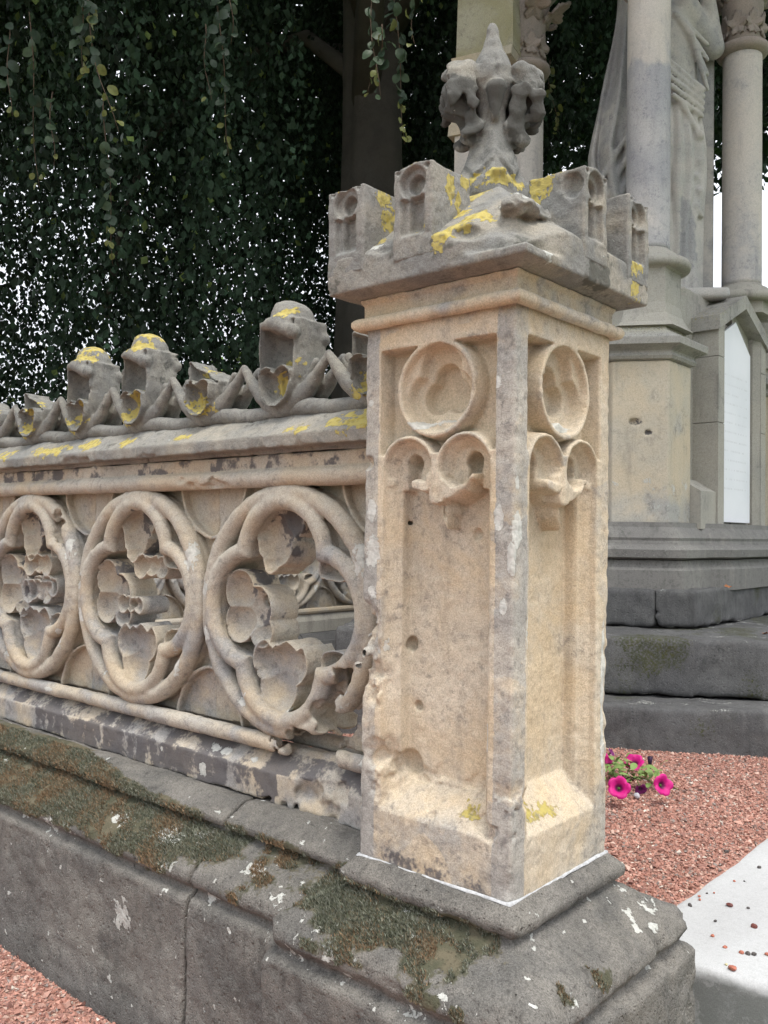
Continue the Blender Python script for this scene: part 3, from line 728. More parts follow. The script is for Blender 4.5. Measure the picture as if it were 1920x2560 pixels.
def ring_masks(seed, cx):
    def f(P):
        x, y, z = P[:, 0], P[:, 1], P[:, 2]
        low = sstep(.32, .14, z); top = sstep(.55, .7, z)
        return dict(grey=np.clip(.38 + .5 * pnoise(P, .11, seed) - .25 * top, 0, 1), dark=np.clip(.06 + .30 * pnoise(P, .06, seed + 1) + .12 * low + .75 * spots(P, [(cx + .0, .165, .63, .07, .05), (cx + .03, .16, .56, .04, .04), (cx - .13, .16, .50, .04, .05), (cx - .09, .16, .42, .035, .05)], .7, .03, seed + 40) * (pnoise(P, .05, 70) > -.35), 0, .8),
                    white=np.maximum(spots(P, [(cx - .27, .1, .47, .02, .03), (cx - .26, .1, .36, .02, .03), (cx + .2, .1, .28, .02, .04), (cx - .01, .12, .26, .018), (cx + .02, .13, .20, .015), (cx + .25, .1, .56, .03, .05), (cx - .12, .1, .22, .02)], .7, .015, seed), np.clip(pnoise(P, .02, seed + 8) - .45, 0, 1)),
                    yellow=spots(P, [(cx + .04, .14, .20, .03, .03)], .5, .02, 4) * .75)
    return f
H_ = PI
def LV(dx, dy, k, kind):
    """hollow leaves: circles (u, v, r) whose union is the outline, straight cuts, rim and floor heights, rim sharpness"""
    sh = {'shield': ([(-.052, -.122, .052), (.026, -.118, .054), (-.015, -.175, .062), (-.012, -.13, .05)], [(0, 1, -.088, .020)], .048, .010, .011),
          'left': ([(-.165, .036, .052), (-.165, -.040, .050), (-.105, -.005, .056), (-.085, -.055, .040)], [], .044, .007, .010),
          'top': ([(-.060, .190, .050), (.010, .205, .048), (-.040, .150, .056), (-.052, .112, .030), (-.056, .092, .014)], [], .046, .009, .010),
          'rcup': ([(.150, .100, .040), (.190, .090, .042)], [(0, -1, -.078, .006)], .050, .012, .009),
          'lcup': ([(.165, -.112, .046), (.205, -.085, .036)], [(0, 1, -.086, .010)], .050, .010, .009),
          'mid': ([(-.03, .06, .034), (.02, .068, .034), (.065, .06, .030)], [(0, 1, .085, .008)], .044, .014, .009)}[kind]
    return ([(a * k + dx, b * k + dy, r * k) for a, b, r in sh[0]], [(nx_, nv_, off * k + dy * nv_ + dx * nx_, wv) for nx_, nv_, off, wv in sh[1]], sh[2], sh[3], sh[4])
ringsA = [
    (RC[0], 300, [], [LV(-.005, 0, 1.0, 'shield'), LV(0, 0, 1, 'left'), LV(0, 0, 1, 'top'), LV(0, 0, 1, 'rcup'), LV(0, 0, 1, 'lcup')], [(-.105, .012, .014), (.022, .170, .014)],
     [(.16, -.22, 0, .055, .045, .12), (.07, -.28, 0, .075, .030, .11), (.2, -.13, .0, .03, .04, .1)]),
    (RC[1], 320, [], [LV(.005, -.004, 1.0, 'shield'), LV(.004, .004, 1.02, 'left'), LV(.014, .01, .98, 'top'), LV(-.004, .0, 1.05, 'rcup'), LV(-.006, .004, 1.05, 'lcup'), LV(.03, .02, 1.0, 'mid'), LV(-.06, -.075, .8, 'mid')], [(-.10, .012, .014), (.03, .170, .014)],
     [(-.27, .03, -.06, .03, .006, .02)]),
    (RC[2], 340, [], [LV(.03, .01, 1.05, 'shield'), LV(.02, .0, 1.1, 'left'), LV(.03, -.01, 1.05, 'top'), LV(-.02, .0, 1.15, 'rcup'), LV(-.02, .01, 1.1, 'lcup'), LV(.0, .0, 1.1, 'mid'), LV(.0, -.09, 1.2, 'mid'), LV(.05, -.06, 1.0, 'mid')], [(-.09, .0, .014)],
     [(.17, .18, -.05, .03, .05, .03), (.02, .0, -.05, .06, .05, .02)]),
]
ring_obs = []
for cx_, sd_, op_, lv_, fl_, br_ in ringsA:
    g, F = ring_sdf(cx_, sd_, op_, lv_, fl_, br_)
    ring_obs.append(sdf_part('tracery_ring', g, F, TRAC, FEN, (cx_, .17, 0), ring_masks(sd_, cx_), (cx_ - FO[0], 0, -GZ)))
for cx_ in RC[3:]:
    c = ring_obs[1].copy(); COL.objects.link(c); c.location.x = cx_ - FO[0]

# ---- rails, frieze, coping, sill (grids in 4 mm)
def rough_at(g, F, lst, seed, amp=.012):
    rough = g.noise(.04, seed, octaves=3)
    for (a, b, c, r1, r2, r3) in lst:
        F = smax(F, -(ell(g, (a, b, c), (r1, r2, r3)) + amp * rough), .004)
    return F
XL = -2.35
def joints(g, F, xs_, w=.0022, d=.006):
    for xj in xs_: F = np.maximum(F, -(np.abs(g.x - xj - .004 * np.sin(g.z * 90)) - w) * 1.0 - 0) if False else F + d * np.exp(-((g.x - xj) / w) ** 2)
    return F
g = Grid((XL - .01, .085, .70), (X1 + .004, .255, .795), .0038)
top = np.sqrt((g.y - .118) ** 2 + (g.z - .735) ** 2) - .0215
topb = np.sqrt((g.y - .222) ** 2 + (g.z - .735) ** 2) - .0215
core = np.maximum(abs(g.y - .17) - .052, np.maximum(.722 - g.z, g.z - .752))
fr = np.maximum(abs(g.y - .17) - .058, np.maximum(.748 - g.z, g.z - .79)) 
F = smin(np.minimum(top, topb), core, .004); F = np.minimum(F, fr)
F = np.maximum(F, np.maximum(g.x - X1, XL - g.x))
F = F + .0014 * g.noise(.02, 401) + .002 * g.noise(.08, 402)
F = rough_at(g, F, [(-1.0, .088, .715, .07, .02, .022), (-.93, .10, .722, .05, .014, .02), (-1.06, .09, .74, .03, .012, .012)], 403)
F = joints(g, F, [-1.84])
sdf_part('top_rail', g, F, TRAC, FEN, (0, .17, 0), lambda P: dict(grey=np.clip(.1 + .45 * pnoise(P, .15, 5), 0, 1), dark=np.clip(sstep(.752, .76, P[:, 2]) * (.42 + .6 * pnoise(P, .05, 6)) + .1 * pnoise(P, .05, 1), 0, 1), white=np.clip(pnoise(P, .06, 9) - .4, 0, 1) * .6), (-FO[0], 0, -GZ))
g = Grid((XL - .01, .055, .782), (X1 + .004, .285, .905), .0038)
yy = abs(g.y - .17)
F = np.maximum(yy - .098, .800 - g.z)
F = np.maximum(F, (g.z - .829) * .8 - (.098 - yy) * .62)
F = np.minimum(F, np.maximum(yy - .060, np.maximum(.7902 - g.z, g.z - .82)))
F = np.maximum(F, g.z - .885)
F = np.maximum(F, np.maximum(g.x - X1, XL - g.x))
F = F + .0016 * g.noise(.02, 411) + .0025 * g.noise(.09, 412) + .003 * np.clip(g.noise(.03, 413, octaves=2) - .3, 0, 1)
F = rough_at(g, F, [(-1.55, .07, .80, .06, .015, .014), (-1.48, .07, .803, .03, .02, .012), (-.60, .07, .80, .012, .01, .01), (-1.2, .072, .80, .04, .006, .008)], 414, .008)
F = joints(g, F, [-1.22, -2.1])
def cop_masks(P):
    x, y, z = P.T
    up = sstep(.829, .835, z)
    yl = spots(P, [(-.43, .1, .85, .10, .03), (-.62, .09, .84, .04, .02), (-.52, .1, .85, .05, .02), (-1.7, .1, .845, .12, .02), (-1.5, .1, .85, .06, .02), (-2.0, .1, .84, .08, .02), (-1.05, .1, .845, .04, .01), (-1.3, .09, .85, .04, .02)], .8, .02, 6)
    return dict(grey=.5 + .4 * pnoise(P, .1, 4), dark=np.clip(.16 + .3 * pnoise(P, .04, 2) + .12 * up, 0, 1), yellow=yl * (y < .17), white=np.clip(pnoise(P, .03, 19) * 1.1 - .45, 0, 1) * up)
sdf_part('coping', g, F, CAPM, FEN, (0, .17, 0), cop_masks, (-FO[0], 0, -GZ))
g = Grid((XL - .01, .11, .862), (X1 + .004, .23, .925), .0036)
hump = .006 * np.cos((g.x + .69) / .29 * 2 * PI)
F = np.sqrt((np.maximum(abs(g.y - .17) - .022, 0)) ** 2 + (g.z - .893 - hump) ** 2) - .0205
F = np.maximum(F, np.maximum(g.x - X1, XL - g.x)) + .0014 * g.noise(.018, 421) + .002 * g.noise(.07, 422)
sdf_part('crest_roll', g, F, CREST, FEN, (0, .17, 0), lambda P: dict(grey=.6, dark=np.clip(.12 + .45 * pnoise(P, .05, 2), 0, 1), yellow=np.clip(pnoise(P, .04, 3) - .5, 0, 1)), (-FO[0], 0, -GZ))
# sill + lower rail
g = Grid((XL - .01, .085, -.006), (X1 + .004, .255, .155), .0038)
yy = abs(g.y - .17)
F = np.maximum(yy - .070, np.maximum(-g.z, (g.z - .066) * .75 - (.070 - yy) * .66))
F = np.maximum(F, g.z - .118)
rl = np.sqrt((yy - .048) ** 2 + (g.z - .128) ** 2) - .0195
rl = rough_at(g, rl, [(-.60, .115, .128, .095, .05, .045)], 433, .016)
F = smin(F, rl, .004)
F = np.maximum(F, np.maximum(g.x - X1, XL - g.x))
F = F + .0016 * g.noise(.02, 431) + .0028 * g.noise(.1, 432)
F = rough_at(g, F, [(-.585, .085, .05, .05, .032, .045), (-.53, .085, .02, .055, .03, .035), (-.50, .09, .07, .035, .022, .05), (-.66, .095, .0, .035, .02, .014), (-.62, .09, -.0, .09, .02, .012)], 434, .015)
F = joints(g, F, [-1.86])
def sill_masks(P):
    x, y, z = P.T
    dk = sstep(.074, .068, z) * sstep(.108, .1, y) * (.72 + .45 * pnoise(P * np.array([1, 1, .35]), .03, 4)) * sstep(-.66, -.70, x - .06 * pnoise(P, .05, 3)) * sstep(-1.80, -1.74, x)
    dk = np.maximum(dk, sstep(-.47, -.44, x) * sstep(.075, .065, z) * (.45 + .5 * pnoise(P, .05, 5)))
    dk = np.maximum(dk, .56 * sstep(.064, .070, z) * sstep(.116, .106, z) * (.9 + .8 * pnoise(P, .06, 2)) * (y < .15))
    wh = spots(P, [(-.95, .1, .03, .018, .02), (-.93, .11, .085, .03, .012), (-.88, .11, .083, .025, .01), (-.78, .11, .082, .018, .01), (-1.7, .105, .13, .03, .01), (-1.12, .1, .05, .01, .01), (-.42, .11, .135, .03, .015)], .4, .015, 6)
    return dict(grey=np.clip(.45 + .5 * pnoise(P, .08, 1), 0, 1), dark=np.clip(dk + .12 * pnoise(P, .04, 9), 0, 1), white=wh, yellow=0 * x)
sdf_part('sill', g, F, TRAC, FEN, (0, .17, 0), sill_masks, (-FO[0], 0, -GZ))

# ---- crest leaves
def crest_unit(tall, seed, h=.0034, brk=0):
    g = Grid((-.15, -.098, -.012), (.15, .098, .285 if tall else .178), h)
    u, w, v = g.x, g.y, g.z; nz = g.noise(.04, seed, octaves=2)
    F = None
    pts = [(s_, .010 + .112 * (abs(s_) / .145) ** 1.7) for s_ in np.linspace(-.145, .145, 17)]
    for side in (-.024, .024):
        for (a, b), (c, d) in zip(pts[:-1], pts[1:]):
            q = cap_(g, (a, side, b), (c, side, d), .0255 - .0165 * (abs(a) / .145) ** 1.6, .0255 - .0165 * (abs(c) / .145) ** 1.6)
            F = q if F is None else np.minimum(F, q)
    pts2 = [(s_, .022 + .105 * (abs(s_) / .105) ** 1.6) for s_ in np.linspace(-.095, .095, 9)]
    for (a, b), (c, d) in zip(pts2[:-1], pts2[1:]):
        F = smin(F, cap_(g, (a, -.012, b), (c, -.012, d), .009), .003); F = smin(F, cap_(g, (a, .012, b), (c, .012, d), .009), .003)
    webz = .010 + .112 * (np.abs(u) / .145) ** 2.0
    F = np.minimum(F, np.maximum(np.maximum(abs(w) - .008, webz - v), np.maximum(v - .085 - .15 * abs(u), abs(u) - .10)))
    aw = abs(w)
    u2 = u[:, 0, :]; v2 = v[0, 0, :][None, :]; b3 = lambda A: A[:, None, :]
    n2 = gnoise((g.ax[0], g.ax[2]), .03, seed + 4, (1, 1), 2)
    def layer(S, h1, h0, dd, add=0):
        S = S + .0013 * n2
        hf = h0 + (h1 - h0) * np.exp(np.minimum(S + .003, 0) / dd) + add
        return np.maximum(b3(S), aw - b3(hf))
    # rear shell of the leaf
    bot = np.sqrt((u2 / 1.0) ** 2 + np.minimum(v2 - .085, 0) ** 2 * .75) - (.062 if not tall else .061)
    bot = np.maximum(bot, -(v2 - .02))
    if tall: S1 = np.maximum(bot, v2 - .215)
    else: S1 = np.maximum(bot, v2 - (.158 - .50 * np.clip(u2 + .055, 0, .11) + .006 * n2))
    F = smin(F, layer(S1, .052 if tall else .038, .005, .0085), .004)
    # lower shield leaf in front, hollow, with two-lobed lip and a mid rib
    S2 = np.maximum(np.sqrt((u2 - .006) ** 2 + np.minimum(v2 - .066, 0) ** 2 * .85) - .052, v2 - (.090 + .014 * np.abs(np.sin((u2 - .006) / .052 * PI)) + .003 * n2))
    F = smin(F, layer(S2, .066, .026, .0090, .012 * np.exp(-((u2 - .004) / .005) ** 2)), .003)
    if tall:
        bud = ell(g, (-.001, 0, .220), (.053, .052, .046))
        bud = smin(bud, ell(g, (-.014, 0, .252), (.026, .034, .017)), .012)
        bud = smax(bud, -cap_(g, (.012, -.06, .278), (.015, .06, .275), .007), .006)
        F = smin(F, bud, .006)
        for sg in (-1, 1):
            brow = None
            P8 = [(a, .190 + .012 * math.cos((a + .012) / .055 * 1.5) - .16 * a, .044 + .018 * math.cos(a / .055 * 1.3)) for a in np.linspace(-.043, .052, 9)]
            for (a, b, c0), (c, d, c1) in zip(P8[:-1], P8[1:]):
                q = cap_(g, (a, sg * c0, b), (c, sg * c1, d), .0125 + .0050 * a / .06, .0125 + .0050 * c / .06)
                brow = q if brow is None else np.minimum(brow, q)
            F = smin(F, smin(brow, ell(g, (.006, sg * .040, .208), (.046, .032, .018)), .006), .006)
    F = F + .0014 * g.noise(.012, seed + 2) + .0028 * nz * .7
    if brk: F = smax(F, -(ell(g, (.03 * brk, -.02, .155), (.05, .05, .030)) + .01 * g.noise(.03, seed + 5, octaves=2)), .004)
    return g, F
CX = [(-.44, 0), (-.73, 1), (-1.02, 0), (-1.31, 1), (-1.60, 1), (-1.89, 0), (-2.18, 0), (-2.47, 1), (-2.76, 0)]
crest_mesh = {}
for i, (cx_, tall) in enumerate(CX):
    if i >= 7:
        src = crest_mesh[tall]; c = src.copy(); COL.objects.link(c); c.location.x = cx_ - FO[0]; continue
    g, F = crest_unit(tall, 500 + i * 11, brk=(1 if i in (0, 2) else 0))
    def cm(P, i=i, tall=tall):
        y = [(.0, -.035, .045, .05, .03), (.02, -.04, .10, .03, .04), (-.03, -.03, .02, .04, .02)]
        if i == 2: y = [(-.0, -.03, .05, .06, .025), (-.02, -.0, .13, .025, .04), (.02, -.04, .03, .05, .02)]
        if tall and i != 1: y += [(0, 0, .26, .06, .03), (.02, -.05, .225, .06, .02), (.0, -.02, .285, .05, .03)]
        if i == 1: y = [(.03, -.05, .23, .035, .018), (.01, -.03, .115, .05, .015), (.02, -.03, .06, .035, .035)]
        Q = P + np.array([i * .37, 0, 0])
        return dict(grey=.55 + .3 * pnoise(Q, .05, 3), dark=np.clip(.12 + .38 * pnoise(Q, .045, 4), 0, 1), yellow=spots(P, y, .85, .016, 20 + i), white=np.clip(pnoise(Q, .018, 8) * 1.2 - .55, 0, 1))
    crest_mesh[tall] = sdf_part('crest_leaf', g, F, CREST, FEN, (0, 0, 0), cm, (cx_ - FO[0], 0, .888 - GZ))

# ---- dark plinth blocks of the front fence
def plinth_profile(y, z):
    Z = np.array([-.80, -.50, -.40, -.185, -.177, -.170, -.162, -.150, -.138, -.122, -.104, -.088, -.074, -.064, -.058, -.053, -.050, -.036, -.030, 0])
    Y = np.array([-.100, -.096, -.087, -.085, -.078, -.062, -.060, -.076, -.079, -.072, -.050, -.020, .008, .030, .040, .036, .018, .014, .018, .076])
    return np.interp(z, Z, Y).astype(F4) - y
def plinth_block(x0, x1, seed, first=False):
    g = Grid((x0 - .006, -.115, -.62), (x1 + .006, .30, .012), .0056)
    F = plinth_profile(g.y, g.z) * .8
    F = np.maximum(F, np.maximum(g.z, g.y - .27))
    F = np.maximum(F, np.maximum(g.x - x1 + .0015, x0 - g.x + .0015))
    n1 = g.noise(.028, seed, octaves=2); n2 = g.noise(.12, seed + 1)
    mossy = sstep(-.16, -.13, g.z) * sstep(.0, -.02, g.z)
    F = F + .0022 * n1 + .004 * n2 + .003 * np.clip(g.noise(.014, seed + 7) - .45, 0, 1) * sstep(-.03, -.05, g.z) - mossy * .004 * np.clip(n1 + .3, 0, 1) * (np.abs(g.y) < .2)
    # rounded ends at the joints
    F = F + .006 * np.exp(-((g.x - x1) / .006) ** 2) * sstep(.0, -.03, g.z) + .006 * np.exp(-((g.x - x0) / .006) ** 2) * sstep(.0, -.03, g.z)
    def mk(P):
        x, y, z = P.T
        band = sstep(-.165, -.135, z + .03 * pnoise(P, .04, 2)) * (y < .09)
        mo = band * (.22 + .62 * sstep(-.72, -1.0, x) + .30 * sstep(-.06, -.03, y) + .55 * pnoise(P, .07, 7)) * sstep(-.016, -.040, z - .03 * sstep(-1.0, -1.5, x))
        wh = spots(P, [(-.9, -.02, -.09, .05, .02), (-1.25, -.05, -.14, .04, .015), (-1.5, -.07, -.16, .03, .01), (-.82, .0, -.07, .03, .02), (-.6, -.03, -.09, .04, .02), (-1.0, -.09, -.28, .04, .05), (-1.35, -.07, -.15, .03), (-.85, -.06, -.13, .04, .015), (-.7, -.07, -.16, .03, .012), (-.5, -.05, -.12, .03, .02), (-1.1, -.03, -.09, .04, .015), (-1.75, -.0, -.06, .03)], 1.0, .012, 6)
        wh = np.maximum(wh * .9, np.clip(pnoise(P, .016, 61) * 1.9 - .72, 0, 1))
        return dict(grey=.35 + .45 * pnoise(P, .14, 8) + .35 * sstep(-.40, -.5, z), dark=np.clip(.14 + .36 * pnoise(P, .09, 3), 0, 1) * sstep(-.0, -.03, z) * (1 - .7 * sstep(-.38, -.48, z)), moss=np.clip(mo, 0, 1), white=wh, yellow=np.clip(pnoise(P, .035, 81) * 1.2 - .85, 0, 1))
    V_, Q_ = g.mesh(F)
    P = V_.astype(float); at = mk(P); at = {k: np.broadcast_to(at.get(k, 0.0), (len(P),)) for k in ATT}
    me = np_mesh('plinth_block', V_ - np.array((0, .17, 0), F4), Q_, at, True, None, BASALT)
    link('plinth_block', me, FEN, (-FO[0], 0, -GZ))
    return P, at
pb = [plinth_block(-.762, -.352, 600, True), plinth_block(-2.02, -.762, 610)]
g = Grid((-3.0, -.11, -.62), (-2.02, .30, .012), .02)
F = np.maximum(np.maximum(plinth_profile(g.y, g.z) * .8, np.maximum(g.z, g.y - .27)), np.maximum(g.x + 2.024, -2.98 - g.x))
sdf_part('plinth_block', g, F, BASALT, FEN, (0, .17, 0), None, (-FO[0], 0, -GZ))

# ---- moss tufts on the plinth and round the pedestal (fine upright blades)
def moss(name, P, dens, seed, cut):
    rng = np.random.default_rng(seed)
    P = P[cut(P)]
    k = min(dens, len(P) * 6); i = rng.integers(0, len(P), k)
    B = P[i] + rng.normal(0, .0022, (k, 3)) * np.array([1, 1, .2])
    c = pnoise(B, .06, 3) + .5 * pnoise(B, .02, 5)
    B = B[c > -.45]; c = c[c > -.45]; k = len(B)
    hgt = rng.uniform(.003, .0075, k) * (1 + .5 * np.clip(c, 0, 1)); a = rng.uniform(0, 6.28, k); w = rng.uniform(.0009, .0018, k)
    lean = rng.normal(0, .45, (k, 2)) + np.array([.0, -.35])
    d = np.stack([np.cos(a) * w, np.sin(a) * w, 0 * a], 1)
    T = B + np.stack([lean[:, 0] * hgt, lean[:, 1] * hgt, hgt], 1)
    VV = np.stack([B - d - [0, 0, .001], B + d - [0, 0, .001], T], 1).reshape(-1, 3)
    hue = pnoise(B, .09, 41) + .35 * rng.normal(0, 1, k)
    g1 = np.array([.08, .09, .055]); g2 = np.array([.25, .26, .21]); br = np.array([.26, .18, .11])
    t = rng.random((k, 1)); cc = g1 * (1 - t) + g2 * t; tb = sstep(-.02, .45, hue)[:, None]; cc = cc * (1 - tb) + br * tb * rng.uniform(.6, 1.2, (k, 1))
    cc = np.repeat(cc, 3, 0)
    return VV, cc
VVs, ccs = [], []
for P, at in pb + [PEDP]:
    a_, b_ = moss('moss', P, 70000 if len(P) > 40000 else 26000, 9, lambda P, at=at: (at['moss'] > .52) & (P[:, 1] < .1) & (P[:, 2] < np.where(P[:, 0] < -1.0, -.004, -.034)))
    VVs.append(a_); ccs.append(b_)
VV = np.concatenate(VVs); cc = np.concatenate(ccs)
MOSS = tint_mat('moss blades', .95, 0, .1)
me = np_mesh('moss', VV - np.array([0, .17, 0]), np.arange(len(VV), dtype=np.int32).reshape(-1, 3), None, False, cc, MOSS)
link('moss', me, FEN, (-FO[0], 0, -GZ), kind='stuff')

# ---- side fence along the far side of the plot (coarser repeats)
SF = thing('stone_fence', 'far run of traceried stone fence seen through the openings of the near fence', 'fence', (-3.15, .34, GZ))
rng = random.Random(2)
SL = 5.2
for i in range(9):
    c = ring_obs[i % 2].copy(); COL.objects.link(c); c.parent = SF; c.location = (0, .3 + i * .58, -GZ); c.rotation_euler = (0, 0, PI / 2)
for i in range(18):
    c = crest_mesh[0].copy(); COL.objects.link(c); c.parent = SF; c.location = (0, .15 + i * .29, .888 - GZ); c.rotation_euler = (0, 0, PI / 2)
def extrude_y(name, prof, y0, y1, mat, parent, att=None):
    n = len(prof); V = [(a, y0, b) for a, b in prof] + [(a, y1, b) for a, b in prof]
    Fc = [(i, (i + 1) % n, n + (i + 1) % n, n + i) for i in range(n)] + [tuple(range(n - 1, -1, -1)), tuple(range(n, 2 * n))]
    return poly_obj(name, V, Fc, mat, parent)
zf = -GZ
extrude_y('sill', [(-.07, zf), (.07, zf), (.07, zf + .07), (.052, zf + .11), (-.052, zf + .11), (-.07, zf + .07)][::-1], 0, SL, MONG, SF)
def tube_prof(cx_, cz, r, n=10): return [(cx_ + r * math.cos(2 * PI * k / n), cz + r * math.sin(2 * PI * k / n)) for k in range(n)]
extrude_y('lower_rail', tube_prof(.05, zf + .128, .0195), 0, SL, TRAC, SF)
extrude_y('top_rail', tube_prof(.05, zf + .735, .0215), 0, SL, TRAC, SF)
extrude_y('coping', [(-.098, zf + .80), (.098, zf + .80), (.098, zf + .829), (.03, zf + .875), (-.03, zf + .875), (-.098, zf + .829)][::-1], 0, SL, CAPM, SF)
extrude_y('frieze', [(-.058, zf + .752), (.058, zf + .752), (.058, zf + .7995), (-.058, zf + .7995)][::-1], 0, SL, TRAC, SF)
extrude_y('crest_roll', tube_prof(.02, zf + .893, .02), 0, SL, CREST, SF)
for k in range(5):
    extrude_y('plinth_block', [(-.24, .0), (.23, .0), (.23, zf - .10), (.215, zf - .085), (.20, zf - .065), (.19, zf - .04), (.15, zf - .04), (.11, zf - .002), (-.11, zf - .002), (-.24, zf - .12)][::-1], k * 1.04, k * 1.04 + 1.034, DARKST, SF)

# ================================================================== PATH SLAB, PEBBLES
MARB = stone_mat('pale paving stone', (.46, .47, .475), (.40, .405, .41), (.20, .205, .20), grain=.14, bump=.0005, dark=(.2, .2, .2), pc=.4)
g = Grid((-.11, .60, -.56), (1.9, 2.7, -.28), .016)
F = box(g, (-.10, .615, -.60), (1.85, 2.65, -.298), .012)
F = np.maximum(F, (.617 + .10 * (g.x - .0) * 1.0 - g.y) * .95) + .002 * g.noise(.1, 5)
V_, Q_ = g.mesh(F); P = V_.astype(float)
side = sstep(-.304, -.318, P[:, 2])
me = np_mesh('paving_slab', V_, Q_, dict(grey=side * 1.4 - .6, dark=np.clip(side * (.48 + .9 * pnoise(P, .07, 3)) + .22 * pnoise(P, .12, 31), 0, 1), yellow=0 * side, white=0 * side, moss=0 * side), True, None, MARB)
SLAB = link('paving_slab', me, None, kind='structure')
random.seed(5)
def lump(name, s, mat, seed, flat=.6):
    rng = random.Random(seed)
    import bmesh
    bm = bmesh.new(); bmesh.ops.create_icosphere(bm, subdivisions=2, radius=1)
    ph = [rng.uniform(0, 6) for _ in range(6)]
    for v_ in bm.verts:
        c = v_.co; k = 1 + .18 * math.sin(2.3 * c.x + ph[0]) + .16 * math.sin(2.9 * c.y + ph[1]) + .12 * math.sin(3.4 * c.z + ph[2] + c.x)
        v_.co = Vector((c.x * k * s, c.y * k * s * rng.uniform(.78, .82), c.z * k * s * flat))
    me = bpy.data.meshes.new(name); bm.to_mesh(me); bm.free(); me.materials.append(mat)
    return me
PEBR = plain_mat('red pebble', (.42, .15, .10), .8, .3, 200); PEBD = plain_mat('dark pebble', (.10, .09, .085), .8, .3, 200); PEBB = plain_mat('brown shell', (.17, .055, .045), .45, .4, 100); PEBY = plain_mat('cream pebble', (.55, .5, .3), .8, .2, 200)
peb = [(1824, 2264, .0085, PEBB, 'dark reddish brown nut shell lying at the middle of the pale slab'), (1885, 2319, .0085, PEBB, 'open purplish brown shell right of the middle on the pale slab'),
       (1834, 2425, .0095, PEBR, 'largest orange red pebble near the front edge of the pale slab'), (1854, 2383, .006, PEBR, 'orange red pebble left end of the row of three on the slab'),
       (1869, 2385, .0065, PEBD, 'dark pebble in the middle of the row of three on the slab'), (1886, 2387, .0065, PEBD, 'dark pebble right end of the row of three on the slab'), (1813, 2369, .006, PEBR, 'pinkish red square pebble above the front edge of the slab'),
       (1725, 2264, .006, PEBD, 'small dark pebble beside the pedestal on the pale slab'), (1748, 2241, .004, PEBR, 'small dark red pebble above its pink twin on the slab'), (1750, 2250, .004, PEBR, 'pinkish pebble just below a dark red one on the slab'),
       (1768, 2233, .003, PEBD, 'tiny dark crumb left of a red crumb on the slab'), (1785, 2232, .003, PEBR, 'tiny red crumb beside a dark crumb on the slab'), (1835, 2203, .004, PEBR, 'small red pebble in the upper part of the slab'), (1861, 2203, .003, PEBD, 'tiny dark crumb level with the small red pebble'),
       (1898, 2169, .006, PEBD, 'dark flat chip near the gravel edge of the slab'), (1788, 2303, .004, PEBD, 'small grey pebble left of the purple shell'), (1781, 2340, .005, PEBR, 'pale red flake near the pedestal corner on the slab'), (1815, 2412, .004, PEBY, 'cream pebble beside the largest orange pebble'), (1871, 2270, .004, PEBD, 'small brown crumb right of the brown nut shell'), (1919, 2387, .006, PEBR, 'orange pebble at the right picture edge on the slab'),
       (1815, 2130, .008, PEBD, 'dark brown lump lying on the red gravel beside the slab')]
def unp(px, py, zpl):
    d = f_ + r_ * ((px - 960) / 2230.27) - u_ * ((py - 1280) / 2230.27); t = (zpl - CP[2]) / d.z; return Vector(CP) + d * t
for i, (px, py, s, m_, lab) in enumerate(peb):
    p_ = unp(px, py, -.297); me = lump('pebble', s, m_, i)
    nm = 'nut_shell' if m_ is PEBB else 'pebble'
    o = link(nm, me, None, (p_.x, p_.y, -.298 + s * .45), (0, 0, i * 1.3)); o['label'] = lab; o['category'] = 'shell' if m_ is PEBB else 'pebble'; o['group'] = 'debris on the paving slab'

# ================================================================== THE MONUMENT
MO = Vector((-1.7, 4.0, GI))
MON = thing('monument', 'tall sandstone canopy monument with columns, gabled niche and dark steps behind the pillar', 'monument', MO)
def mpart(name, V, Fc, mat, smooth=False, parent=None, attrs=None, **kw):
    V = [(x - MO.x, y - MO.y, z - MO.z) for x, y, z in V]
    return poly_obj(name, V, Fc, mat, parent or MON, smooth, attrs, **kw)
def wobbly(name, lo, hi, h, mat, fn, masks=None):
    g = Grid(lo, hi, h); F = fn(g); return sdf_part(name, g, F, mat, MON, tuple(MO), masks)
C30, S30 = math.cos(PI / 6), .5
def poly_sd(g, pts):
    """convex polygon (ccw) max of half planes"""
    F = None
    n = len(pts)
    for i in range(n):
        a, b = pts[i], pts[(i + 1) % n]; ex_, ey_ = b[0] - a[0], b[1] - a[1]; L = math.hypot(ex_, ey_)
        d = ((g.x - a[0]) * ey_ - (g.y - a[1]) * ex_) / L
        F = d if F is None else np.maximum(F, d)
    return F
def hexstep(yv, xr, w=1.0):
    """polygon: bottom vertex at (-2.21,yv), right face at xr"""
    x0 = -2.21; yr = yv + (xr - x0) * .577; xl = x0 - (xr - x0)
    return [(x0, yv), (xr, yr), (xr, yr + 2.4), (x0, yv + 4.2), (xl + .0, yr + 2.4), (xl, yr)]
def clipl(poly, xl):  # keep the left flank clear of the side fence
    out = [(max(x, xl), y) for x, y in poly]; return out
steps = [(1.555, -.15, GI - .06, -.11, 701, []), (1.85, -.48, -.11, .152, 702, []), (2.37, -.93, .152, .347, 703, [(-1.105, 0)])]
